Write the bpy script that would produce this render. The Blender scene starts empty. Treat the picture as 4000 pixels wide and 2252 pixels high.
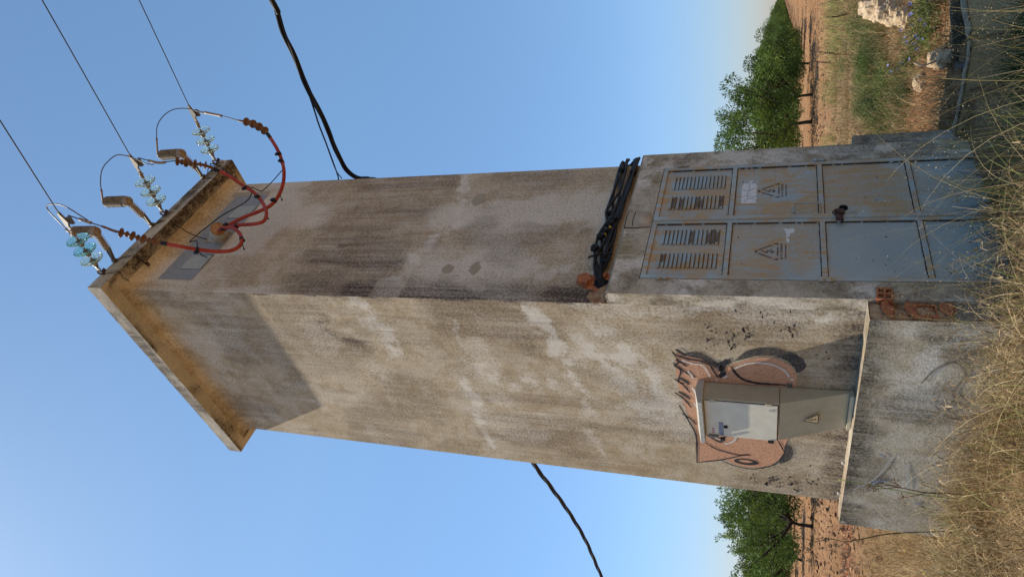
import bpy, bmesh, math, random
import numpy as np
from mathutils import Vector, Matrix, noise as mnoise
from mathutils.geometry import tessellate_polygon
random.seed(7); rng = np.random.default_rng(11)
R = math.radians
sc = bpy.context.scene
C = sc.collection
# ------------------------------------------------------------------ camera
CAM = Vector((-3.950, -3.882, 1.65)); YAW, PIT, ROLL = 0.7566, 0.3762, 0.0218
fwd = Vector((math.cos(PIT)*math.cos(YAW), math.cos(PIT)*math.sin(YAW), math.sin(PIT)))
rt = Vector((math.sin(YAW), -math.cos(YAW), 0)); up = rt.cross(fwd)
r2 = math.cos(ROLL)*rt + math.sin(ROLL)*up; u2 = -math.sin(ROLL)*rt + math.cos(ROLL)*up
cam = bpy.data.objects.new('camera', bpy.data.cameras.new('camera')); C.objects.link(cam)
M = Matrix((-u2, r2, -fwd)).transposed().to_4x4(); M.translation = CAM
cam.matrix_world = M                       # the phone was held on its side: world up is image left
cam.data.sensor_width = 36; cam.data.lens = 2605.4/4000*36
cam.data.clip_start = 0.05; cam.data.clip_end = 9000
sc.camera = cam
# ------------------------------------------------------------------ sky, sun, exposure
SUN_EL, SUN_AZ = R(60.7), R(106.1)         # direction TO the sun
w = bpy.data.worlds.new('World'); sc.world = w; w.use_nodes = True
nt = w.node_tree; bg = nt.nodes['Background']
sky = nt.nodes.new('ShaderNodeTexSky'); sky.sky_type = 'NISHITA'; sky.sun_disc = False
sky.sun_elevation = SUN_EL; sky.sun_rotation = math.pi/2 - SUN_AZ
sky.air_density = 1.0; sky.dust_density = .35; sky.ozone_density = 1.6; sky.altitude = 0
hs = nt.nodes.new('ShaderNodeMix'); hs.data_type = 'RGBA'; hs.blend_type = 'MULTIPLY'; hs.inputs[0].default_value = 1; # dry summer air: the lowest band of the sky is duller and greyer than the model's
tcw = nt.nodes.new('ShaderNodeTexCoord'); sxy = nt.nodes.new('ShaderNodeSeparateXYZ'); nt.links.new(tcw.outputs['Generated'], sxy.inputs[0])
rmp = nt.nodes.new('ShaderNodeValToRGB'); e = rmp.color_ramp.elements; e[0].position = 0.0; e[0].color = (.46, .46, .58, 1); e[1].position = .60; e[1].color = (.80, .95, .95, 1)
e2 = e.new(.16); e2.color = (.57, .68, .80, 1); nt.links.new(sxy.outputs[2], rmp.inputs[0])
nt.links.new(rmp.outputs[0], hs.inputs[7]); nt.links.new(sky.outputs[0], hs.inputs[6]); nt.links.new(hs.outputs[2], bg.inputs[0]); bg.inputs[1].default_value = 0.115
sl = bpy.data.lights.new('sun', 'SUN'); sl.energy = 3.7; sl.angle = R(0.6); sl.color = (1, .91, .76)
so = bpy.data.objects.new('sun', sl); C.objects.link(so)
sd = Vector((math.cos(SUN_EL)*math.cos(SUN_AZ), math.cos(SUN_EL)*math.sin(SUN_AZ), math.sin(SUN_EL)))
so.rotation_euler = sd.to_track_quat('Z', 'Y').to_euler(); so.location = (0, 0, 30)
sc.view_settings.view_transform = 'Standard'; sc.view_settings.look = 'None'
sc.view_settings.gamma = 1; sc.view_settings.exposure = 0.72

# ------------------------------------------------------------------ helpers
def link(o, parent=None):
    C.objects.link(o)
    if parent: o.parent = parent
    return o
def tag(o, label=None, cat=None, group=None, kind=None):
    if label: o['label'] = label
    if cat: o['category'] = cat
    if group: o['group'] = group
    if kind: o['kind'] = kind
    return o
def empty(name, loc=(0, 0, 0), rz=0, rx=0):
    o = bpy.data.objects.new(name, None); o.location = loc; o.rotation_euler = (rx, 0, rz); o.empty_display_size = .1
    return link(o)
def copy_tree(o, parent=None):
    c = o.copy(); link(c, parent)
    for ch in [k for k in bpy.data.objects if k.parent == o]: copy_tree(ch, c)
    return c
class MB:
    """collects geometry in numpy-friendly lists"""
    def __init__(s): s.v = []; s.f = []; s.sm = []; s.col = []
    def add(s, vs, fs, smooth=False, col=None):
        n = len(s.v); s.v += [tuple(p) for p in vs]
        s.f += [tuple(i+n for i in f) for f in fs]; s.sm += [smooth]*len(fs); s.col += [col]*len(fs)
    def box(s, a, b, M=None, bev=0):
        x0, y0, z0 = a; x1, y1, z1 = b
        x0, x1 = min(x0, x1), max(x0, x1); y0, y1 = min(y0, y1), max(y0, y1); z0, z1 = min(z0, z1), max(z0, z1)
        if bev <= 0:
            vs = [(x0,y0,z0),(x1,y0,z0),(x1,y1,z0),(x0,y1,z0),(x0,y0,z1),(x1,y0,z1),(x1,y1,z1),(x0,y1,z1)]
            fs = [(3,2,1,0),(4,5,6,7),(0,1,5,4),(1,2,6,5),(2,3,7,6),(3,0,4,7)]
        else:
            bm = bmesh.new(); bmesh.ops.create_cube(bm, size=1)
            for v in bm.verts: v.co = Vector(((x0+x1)/2+v.co.x*(x1-x0), (y0+y1)/2+v.co.y*(y1-y0), (z0+z1)/2+v.co.z*(z1-z0)))
            bmesh.ops.bevel(bm, geom=bm.edges[:], offset=bev, segments=2, affect='EDGES', profile=.5)
            bm.verts.index_update(); vs = [v.co.copy() for v in bm.verts]; fs = [[v.index for v in f.verts] for f in bm.faces]; bm.free()
        if M: vs = [M @ Vector(p) for p in vs]
        s.add(vs, fs)
    def tube(s, pts, r, n=8, caps=True, col=None):
        P = [Vector(p) for p in pts]; rs = r if isinstance(r, (list, tuple)) else [r]*len(P)
        t0 = (P[1]-P[0]).normalized(); nrm = t0.orthogonal().normalized(); vs = []
        for i, p in enumerate(P):
            t = (P[min(i+1, len(P)-1)]-P[max(i-1, 0)])
            if t.length < 1e-9: t = t0
            t.normalize(); nrm = (nrm - t*nrm.dot(t)); nrm = nrm.normalized() if nrm.length > 1e-6 else t.orthogonal().normalized()
            b = t.cross(nrm)
            for k in range(n):
                a = 2*math.pi*k/n; vs.append(p+(nrm*math.cos(a)+b*math.sin(a))*rs[i])
        fs = [(i*n+k, i*n+(k+1) % n, (i+1)*n+(k+1) % n, (i+1)*n+k) for i in range(len(P)-1) for k in range(n)]
        if caps: fs += [tuple(range(n-1, -1, -1)), tuple(range((len(P)-1)*n, len(P)*n))]
        s.add(vs, fs, True, col)
    def lathe(s, prof, o=(0, 0, 0), ax=(0, 0, 1), n=20):
        """prof: (radius, height) along ax"""
        ax = Vector(ax).normalized(); a = ax.orthogonal().normalized(); b = ax.cross(a); o = Vector(o); vs = []
        for r, h in prof:
            for k in range(n):
                t = 2*math.pi*k/n; vs.append(o+ax*h+(a*math.cos(t)+b*math.sin(t))*r)
        m = len(prof); fs = [(i*n+k, i*n+(k+1) % n, (i+1)*n+(k+1) % n, (i+1)*n+k) for i in range(m-1) for k in range(n)]
        fs += [tuple(range(n-1, -1, -1)), tuple(range((m-1)*n, m*n))]
        s.add(vs, fs, True)
    def poly(s, pts):
        """flat polygon given as 3D points"""
        P = [Vector(p) for p in pts]; tri = tessellate_polygon([P])
        s.add(P, [tuple(t) for t in tri])
    def build(s, name, mat, parent=None, fixn=True):
        me = bpy.data.meshes.new(name); me.from_pydata(s.v, [], s.f)
        me.polygons.foreach_set('use_smooth', s.sm)
        if mat: me.materials.append(mat)
        if fixn:
            bm = bmesh.new(); bm.from_mesh(me); bmesh.ops.recalc_face_normals(bm, faces=bm.faces[:]); bm.to_mesh(me); bm.free()
        me.update(); o = bpy.data.objects.new(name, me)
        return link(o, parent)
def np_mesh(name, V, F, mat, parent=None, attrs=None, smooth=False, fa=None):
    """V (n,3), F (m,k) arrays; attrs: point colours {name:(n,4)}; fa: face colours"""
    me = bpy.data.meshes.new(name); k = F.shape[1]
    me.vertices.add(len(V)); me.vertices.foreach_set('co', np.ascontiguousarray(V, dtype=np.float32).ravel())
    me.loops.add(F.size); me.loops.foreach_set('vertex_index', np.ascontiguousarray(F, dtype=np.int32).ravel())
    me.polygons.add(len(F)); me.polygons.foreach_set('loop_start', np.arange(0, F.size, k, dtype=np.int32))
    me.polygons.foreach_set('loop_total', np.full(len(F), k, dtype=np.int32))
    me.polygons.foreach_set('use_smooth', np.full(len(F), smooth, dtype=bool))
    for n, a in (attrs or {}).items():
        at = me.color_attributes.new(n, 'FLOAT_COLOR', 'POINT'); at.data.foreach_set('color', np.ascontiguousarray(a, dtype=np.float32).ravel())
    if fa is not None:
        at = me.attributes.new('tint', 'FLOAT_COLOR', 'FACE'); at.data.foreach_set('color', np.ascontiguousarray(fa, dtype=np.float32).ravel())
    me.update(calc_edges=True); me.validate()
    if mat: me.materials.append(mat)
    return link(bpy.data.objects.new(name, me), parent)
def curve(pts, n=8):
    """Catmull-Rom through points"""
    P = [Vector(p) for p in pts]; P = [P[0]*2-P[1]]+P+[P[-1]*2-P[-2]]; out = []
    for i in range(1, len(P)-2):
        for k in range(n):
            t = k/n; a, b, c, d = P[i-1:i+3]
            out.append(.5*((2*b)+(c-a)*t+(2*a-5*b+4*c-d)*t*t+(3*b-a-3*c+d)*t**3))
    return out+[P[-2]]
def vnoise(x, y, seed=0):
    xi = np.floor(x).astype(np.int64); yi = np.floor(y).astype(np.int64); xf = x-xi; yf = y-yi
    def h(a, b):
        n = (a*374761393+b*668265263+seed*974634777) & 0xffffffff
        n = ((n ^ (n >> 13))*1274126177) & 0xffffffff
        return ((n ^ (n >> 16)) & 0xffff)/65535.
    u = xf*xf*(3-2*xf); v = yf*yf*(3-2*yf)
    return (h(xi, yi)*(1-u)+h(xi+1, yi)*u)*(1-v)+(h(xi, yi+1)*(1-u)+h(xi+1, yi+1)*u)*v
def fbm(x, y, seed=0, o=4):
    s = 0; a = .5
    for i in range(o): s = s+a*vnoise(x*2**i, y*2**i, seed+i); a *= .5
    return s/(1-.5**o)
def sst(a, b, x):
    t = np.clip((x-a)/(b-a), 0, 1); return t*t*(3-2*t)

# ------------------------------------------------------------------ materials
class NT:
    def __init__(s, name):
        s.m = bpy.data.materials.new(name); s.m.use_nodes = True; s.t = s.m.node_tree; s.b = s.t.nodes['Principled BSDF']
        s.out = s.t.nodes['Material Output']
    def n(s, typ, **kw):
        nd = s.t.nodes.new('ShaderNode'+typ)
        for k, v in kw.items():
            if k.startswith('i_'): nd.inputs[k[2:].replace('_', ' ')].default_value = v
            else: setattr(nd, k, v)
        return nd
    def l(s, a, b): s.t.links.new(a, b)
    def coord(s, scale=(1, 1, 1), kind='Object'):
        tc = s.n('TexCoord'); mp = s.n('Mapping'); mp.inputs['Scale'].default_value = scale
        s.l(tc.outputs[kind], mp.inputs[0]); return mp.outputs[0]
    def noise(s, vec, scale, detail=4, rough=.55, dist=0):
        nd = s.n('TexNoise'); nd.inputs['Scale'].default_value = scale; nd.inputs['Detail'].default_value = detail
        nd.inputs['Roughness'].default_value = rough; nd.inputs['Distortion'].default_value = dist
        if vec is not None: s.l(vec, nd.inputs['Vector'])
        return nd.outputs['Fac']
    def ramp(s, fac, stops):
        r = s.n('ValToRGB'); e = r.color_ramp.elements
        while len(e) < len(stops): e.new(.5)
        for k, (p, c) in enumerate(stops): e[k].position = p; e[k].color = (c, c, c, 1) if isinstance(c, (int, float)) else (*c, 1)
        s.l(fac, r.inputs[0]); return r.outputs[0]
    def mix(s, fac, a, b, mode='MIX'):
        m = s.n('Mix', data_type='RGBA', blend_type=mode)
        for sock, v in ((m.inputs[0], fac), (m.inputs[6], a), (m.inputs[7], b)):
            if hasattr(v, 'is_linked'): s.l(v, sock)
            elif isinstance(v, (int, float)): sock.default_value = v if sock.type == 'VALUE' else (v, v, v, 1)
            else: sock.default_value = (*v, 1)
        return m.outputs[2]
    def math(s, op, a, b=0):
        m = s.n('Math', operation=op)
        for sock, v in ((m.inputs[0], a), (m.inputs[1], b)):
            if hasattr(v, 'is_linked'): s.l(v, sock)
            else: sock.default_value = v
        return m.outputs[0]
    def bump(s, h, strength=.5, dist=.01, normal=None):
        b = s.n('Bump'); b.inputs['Strength'].default_value = strength; b.inputs['Distance'].default_value = dist
        s.l(h, b.inputs['Height'])
        if normal is not None: s.l(normal, b.inputs['Normal'])
        return b.outputs[0]
    def fin(s, col=None, rough=.8, metal=0, bump=None, spec=.3):
        b = s.b
        if col is not None:
            if hasattr(col, 'is_linked'): s.l(col, b.inputs['Base Color'])
            else: b.inputs['Base Color'].default_value = (*col, 1)
        if hasattr(rough, 'is_linked'): s.l(rough, b.inputs['Roughness'])
        else: b.inputs['Roughness'].default_value = rough
        b.inputs['Metallic'].default_value = metal; b.inputs['Specular IOR Level'].default_value = spec
        if bump is not None: s.l(bump, b.inputs['Normal'])
        return s.m
def simple(name, c, rough=.7, metal=0, var=.25, sc_=25, bump=.2, bd=.002, c2=None, spec=.3):
    t = NT(name); v = t.coord(); f = t.noise(v, sc_, 5)
    c2 = c2 or tuple(x*(1-var*1.6) for x in c)
    col = t.mix(t.ramp(f, [(.35, 0), (.65, 1)]), c2, c)
    return t.fin(col, rough, metal, t.bump(t.noise(v, sc_*4, 4), bump, bd) if bump else None, spec)

def plaster(name, ca, cb, dark=(.105, .085, .075), light=(.66, .60, .52), ochre=(.27, .15, .055), grain=1.0, attr=True):
    t = NT(name); v = t.coord()
    big = t.noise(v, 1.1, 5, .6); mid = t.noise(v, 6, 6, .65, .3); fine = t.noise(v, 38, 6, .78)
    grit = t.noise(v, 105, 4, .7)
    base = t.mix(t.ramp(big, [(.35, 0), (.65, 1)]), ca, cb)
    base = t.mix(t.math('MULTIPLY', t.ramp(mid, [(.42, 0), (.75, 1)]), .38), base, light)
    base = t.mix(t.math('MULTIPLY', t.ramp(mid, [(.25, 1), (.48, 0)]), .35), base, tuple(x*.55 for x in ca))
    base = t.mix(t.math('MULTIPLY', t.ramp(fine, [(.36, 1), (.52, 0)]), .62), base, tuple(x*.42 for x in ca))
    base = t.mix(t.math('MULTIPLY', t.ramp(grit, [(.52, 0), (.64, 1)]), .42), base, light)
    pt = t.noise(v, 2.3, 9, .72, .6)
    base = t.mix(t.math('MULTIPLY', t.ramp(pt, [(.50, 0), (.55, 1)]), .26), base, light)
    base = t.mix(t.math('MULTIPLY', t.ramp(pt, [(.40, 1), (.455, 0)]), .22), base, tuple(x*.5 for x in ca))
    if attr:
        a = t.n('Attribute', attribute_name='stain'); sp = t.n('SeparateColor'); t.l(a.outputs['Color'], sp.inputs[0])
        sv = t.coord((14, 14, .55)); st = t.noise(sv, 1.0, 5, .65)
        sv2 = t.coord((30, 30, .8)); st2 = t.noise(sv2, 1.0, 4, .6)
        # ochre run-off
        base = t.mix(t.math('MULTIPLY', sp.outputs[2], t.ramp(st2, [(.38, .12), (.62, 1)])), base, ochre)
        # white efflorescence breaks up with the grain
        lf = t.math('MULTIPLY', sp.outputs[1], 1.7)
        lf = t.math('SUBTRACT', lf, t.math('MULTIPLY', t.ramp(fine, [(.32, 1), (.62, 0)]), .75))
        lf = t.n('Clamp'); 
        m1 = t.math('MULTIPLY', sp.outputs[1], 1.7); m2 = t.math('SUBTRACT', m1, t.math('MULTIPLY', t.ramp(fine, [(.32, 1), (.62, 0)]), .7))
        t.l(m2, lf.inputs[0]); base = t.mix(lf.outputs[0], base, light)
        # dark lichen / rain streaks
        dk = t.math('MULTIPLY', t.math('MINIMUM', t.math('MULTIPLY', sp.outputs[0], 1.15), 1.0), t.ramp(st, [(.42, 1), (.72, .35)]))
        dk = t.math('MULTIPLY', dk, t.ramp(fine, [(.42, 1), (.62, .5)])); dk = t.math('MINIMUM', t.math('MULTIPLY', dk, 1.3), 1.0)
        base = t.mix(dk, base, dark)
    h = t.math('ADD', t.math('MULTIPLY', fine, 1.0), t.math('MULTIPLY', t.noise(v, 95, 3, .6), .55))
    bmp = t.bump(t.noise(v, 2.2, 3, .5), .25, .03); bmp = t.bump(h, .7*grain, .012, bmp)
    return t.fin(base, .95, 0, bmp, .12)

M_wall = plaster('tower_plaster', (.50, .38, .225), (.60, .47, .30), dark=(.095, .068, .054), light=(.80, .715, .585))
M_wall2 = plaster('surround_plaster', (.40, .315, .205), (.53, .43, .295), dark=(.14, .105, .07), light=(.76, .68, .56), ochre=(.19, .14, .035), grain=.7)
M_plinth = plaster('plinth_plaster', (.34, .28, .195), (.43, .365, .26), dark=(.075, .065, .05), light=(.58, .55, .49), grain=1.1)
M_roof = plaster('roof_concrete', (.50, .44, .34), (.58, .51, .40), dark=(.07, .052, .04), light=(.66, .58, .44), ochre=(.56, .46, .32), grain=.45)
M_conc = plaster('trough_concrete', (.42, .27, .12), (.54, .37, .19), light=(.30, .25, .17), attr=False, grain=.7)
M_chdark = simple('painted_channel_shade', (.075, .055, .032), .8, 0, .3, 12, .3, .003)  # shade inside the channel is put into this near-black base colour
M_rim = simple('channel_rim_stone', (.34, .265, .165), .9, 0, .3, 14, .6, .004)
M_panel = simple('grey_panel_paint', (.31, .315, .31), .6, 0, .12, 18, .3, .003, (.25, .25, .24))
M_hatch = simple('hatch_metal', (.46, .45, .38), .5, .1, .1, 25, .2, .001, (.38, .37, .30))
M_black = simple('black_cable_sheath', (.018, .018, .02), .55, 0, .3, 30, .15, .001)
M_red = simple('red_cable_sheath', (.42, .055, .022), .6, 0, .2, 14, .12, .001, (.30, .035, .018))
M_brownpoly = simple('brown_polymer', (.23, .105, .045), .55, 0, .3, 30, .15, .001)
M_glazed = simple('arrester_brown', (.24, .185, .115), .55, 0, .3, 22, .15, .001)
M_ribw = simple('weathered_white_polymer', (.56, .46, .32), .7, 0, .35, 30, .3, .001, (.30, .19, .10))
M_galv = simple('galvanised_steel', (.26, .235, .20), .55, .5, .3, 40, .2, .001)
M_rust = simple('rusty_iron', (.13, .065, .04), .85, .1, .4, 50, .4, .002, (.05, .03, .03))
M_capm = simple('insulator_cap_metal', (.40, .32, .235), .6, .2, .3, 60, .2, .001, (.24, .17, .11))
M_wire = simple('aluminium_conductor', (.07, .065, .06), .6, .3, .2, 60, .1, .001)
M_wirel = simple('bare_conductor', (.16, .135, .115), .5, .3, .2, 60, .1, .001)
M_cab = simple('cabinet_polyester', (.46, .40, .28), .5, 0, .06, 12, .15, .001, (.41, .355, .245))
M_cabd = simple('cabinet_door_polyester', (.68, .63, .50), .45, 0, .05, 12, .12, .001, (.62, .57, .45))
M_cap = simple('cabinet_cap', (.52, .50, .44), .85, 0, .25, 60, .5, .002, (.33, .31, .27))
M_yel = simple('warning_yellow', (.80, .62, .33), .5, 0, .05, 20, .05, .001)
M_white = simple('sticker_white', (.78, .74, .68), .6, 0, .06, 25, .1, .001)
M_redst = simple('sticker_red', (.45, .05, .03), .5, 0, .1, 20, 0)
M_bluest = simple('label_grey_blue', (.22, .24, .30), .4, .1, .1, 20, 0)
M_ink = simple('black_ink', (.03, .026, .022), .6, 0, .1, 20, 0)
M_sten = simple('stencil_brown', (.20, .105, .07), .8, 0, .2, 60, .1, .001, (.15, .10, .085))
M_brick = simple('hollow_brick_clay', (.50, .18, .075), .9, 0, .3, 22, .5, .004, (.26, .09, .045))
M_mort = simple('broken_mortar', (.46, .30, .17), .95, 0, .4, 14, .9, .01, (.24, .12, .06))
M_stone = simple('lintel_stone', (.54, .42, .30), .9, 0, .2, 8, .6, .006, (.30, .225, .15))
M_smooth = simple('smooth_mortar_patch', (.42, .345, .24), .9, 0, .1, 6, .15, .002)
M_disc = simple('pipe_seal_brown', (.50, .27, .12), .7, 0, .2, 20, .2, .001, (.37, .18, .07))
M_tape = simple('yellow_tape', (.55, .38, .08), .5, 0, .1, 20, 0)
def graf(name, c, c2, edge=.0):
    t = NT(name); v = t.coord(); f = t.noise(v, 46, 5, .7)
    col = t.mix(t.ramp(f, [(.30, 1), (.5, 0)]), c, c2); col = t.mix(t.math('MULTIPLY', t.ramp(t.noise(v, 5, 5, .6), [(.4, 0), (.7, 1)]), .4), col, tuple(x*.72 for x in c))
    h = t.math('ADD', f, t.math('MULTIPLY', t.noise(v, 95, 3, .6), .55))
    return t.fin(col, .9, 0, t.bump(h, .5, .009), .15)
M_gor = graf('graffiti_orange', (.63, .34, .205), (.42, .22, .13))
def sprayed(m):     # thin paint: the plaster shows through in the pits
    t = m.node_tree; b = t.nodes['Principled BSDF']; out = t.nodes['Material Output']; tc = t.nodes.new('ShaderNodeTexCoord'); n = t.nodes.new('ShaderNodeTexNoise'); n.inputs['Scale'].default_value = 30; n.inputs['Detail'].default_value = 6; n.inputs['Roughness'].default_value = .8
    r = t.nodes.new('ShaderNodeValToRGB'); r.color_ramp.elements[0].position = .50; r.color_ramp.elements[0].color = (1, 1, 1, 1); r.color_ramp.elements[1].position = .66; r.color_ramp.elements[1].color = (.62, .62, .62, 1)
    tr = t.nodes.new('ShaderNodeBsdfTransparent'); mx = t.nodes.new('ShaderNodeMixShader'); t.links.new(tc.outputs['Object'], n.inputs['Vector']); t.links.new(n.outputs['Fac'], r.inputs[0]); t.links.new(r.outputs[0], mx.inputs[0]); t.links.new(tr.outputs[0], mx.inputs[1]); t.links.new(b.outputs[0], mx.inputs[2]); t.links.new(mx.outputs[0], out.inputs[0])
sprayed(M_gor)
M_gbk = graf('graffiti_black', (.035, .035, .042), (.10, .085, .07))
sprayed(M_gbk); M_gwh = graf('graffiti_white', (.70, .62, .55), (.48, .37, .29))
def hazeb(name, c):     # faded overspray: breaks up through the plaster grain
    t = NT(name); v = t.coord(); t.fin(c, .9, 0, t.bump(t.noise(v, 46, 5, .7), .5, .009), .15)
    tr = t.n('BsdfTransparent'); mx = t.n('MixShader'); t.l(t.ramp(t.noise(v, 110, 4, .75), [(.40, 1), (.62, 0.25)]), mx.inputs[0])
    t.l(tr.outputs[0], mx.inputs[1]); t.l(t.b.outputs[0], mx.inputs[2]); t.l(mx.outputs[0], t.out.inputs[0]); return t.m
M_gsp = hazeb('graffiti_overspray', (.05, .05, .055))
M_gbl = hazeb('faded_blue_spray', (.19, .24, .31))
M_glw = hazeb('faded_white_spray', (.42, .41, .39))
# weathered blue-grey steel with rust
def doorpaint():
    t = NT('blue_grey_door_paint'); v = t.coord(); sv = t.coord((26, 26, 3.2)); 
    n1 = t.noise(v, 2.6, 6, .7, .4); n2 = t.noise(sv, 1.0, 5, .7); n3 = t.noise(v, 45, 4, .7)
    base = t.mix(t.ramp(t.noise(v, 1.7, 4), [(.35, 0), (.65, 1)]), (.33, .395, .395), (.44, .475, .445))
    m = t.math('MULTIPLY', t.ramp(n1, [(.42, 0), (.53, 1)]), t.ramp(n2, [(.40, 0), (.55, 1)]))
    a = t.n('Attribute', attribute_name='stain'); sp = t.n('SeparateColor'); t.l(a.outputs['Color'], sp.inputs[0])
    m = t.math('MULTIPLY', m, t.math('SUBTRACT', 1.0, sp.outputs[1]))
    m = t.math('MAXIMUM', m, t.math('MULTIPLY', sp.outputs[0], t.math('MAXIMUM', t.ramp(n3, [(.40, 0), (.54, 1)]), t.ramp(n2, [(.42, .1), (.55, 1)]))))
    col = t.mix(t.math('MULTIPLY', m, .9), base, (.50, .30, .12))
    col = t.mix(t.math('MULTIPLY', t.ramp(n3, [(.66, 0), (.74, 1)]), m), col, (.10, .045, .025))
    sp2 = t.noise(v, 30, 2, .5); col = t.mix(t.ramp(sp2, [(.72, 0), (.76, 1)]), col, (.07, .04, .03))
    return t.fin(col, .62, .15, t.bump(n3, .25, .002), .35)
M_door = doorpaint()
M_louv = simple('louvre_rust', (.25, .19, .14), .75, .1, .4, 18, .4, .002, (.13, .075, .045))
M_seam = simple('rusted_seam', (.085, .045, .025), .9, 0, .4, 60, .5, .002)
M_dark = simple('dark_gap', (.012, .012, .014), .9, 0, .1, 10, 0)
def glass(name, c):
    t = NT(name); b = t.b; b.inputs['Base Color'].default_value = (*c, 1); b.inputs['Transmission Weight'].default_value = .80
    b.inputs['Roughness'].default_value = .06; b.inputs['IOR'].default_value = 1.45; b.inputs['Specular IOR Level'].default_value = .8
    return t.m
M_gl1 = glass('green_glass', (.88, 1, .93)); M_gl2 = glass('aqua_glass', (.55, .90, .90))
def leafmat(name, tr=.35, rough=.6):
    t = NT(name); a = t.n('Attribute', attribute_name='tint'); t.l(a.outputs['Color'], t.b.inputs['Base Color'])
    t.b.inputs['Roughness'].default_value = rough; t.b.inputs['Specular IOR Level'].default_value = .25
    tl = t.n('BsdfTranslucent'); t.l(a.outputs['Color'], tl.inputs[0]); mx = t.n('MixShader'); mx.inputs[0].default_value = tr
    t.l(t.b.outputs[0], mx.inputs[1]); t.l(tl.outputs[0], mx.inputs[2]); t.l(mx.outputs[0], t.out.inputs[0]); return t.m
M_leaf = leafmat('leaf'); M_grass = leafmat('grass_blade', .25, .7)
M_bark = simple('tree_bark', (.075, .052, .038), .9, 0, .4, 30, .7, .01)
M_stem = simple('plant_stem', (.13, .13, .05), .8, 0, .3, 30, .2, .001)
M_dstem = simple('dry_plant_stem', (.20, .12, .05), .85, 0, .3, 30, .2, .001)
M_rock = simple('limestone', (.58, .45, .30), .95, 0, .3, 5, .9, .02, (.36, .25, .15))
def soil():
    t = NT('ground_soil'); v = t.coord(); a = t.n('Attribute', attribute_name='stain'); sp = t.n('SeparateColor'); t.l(a.outputs['Color'], sp.inputs[0])
    n1 = t.noise(v, .35, 5); n2 = t.noise(v, 9, 6, .7); n3 = t.noise(v, 40, 5, .75)
    c = t.mix(t.ramp(n1, [(.35, 0), (.65, 1)]), (.29, .155, .075), (.36, .205, .105))
    c = t.mix(t.math('MULTIPLY', t.ramp(n2, [(.38, 1), (.52, 0)]), .7), c, (.15, .075, .04))
    litter = t.mix(t.ramp(n3, [(.35, 0), (.6, 1)]), (.11, .065, .035), (.42, .29, .15)); litter = t.mix(t.math('MULTIPLY', t.ramp(n2, [(.4, 0), (.7, 1)]), .5), litter, (.22, .14, .07))
    c = t.mix(sp.outputs[0], c, litter)
    c = t.mix(sp.outputs[1], c, t.mix(t.ramp(n3, [(.4, 0), (.6, 1)]), (.22, .07, .04), (.36, .15, .07)))
    h = t.math('ADD', n2, t.math('MULTIPLY', n3, .6))
    return t.fin(c, .97, 0, t.bump(h, .9, .05), .1)
M_soil = soil()

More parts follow.
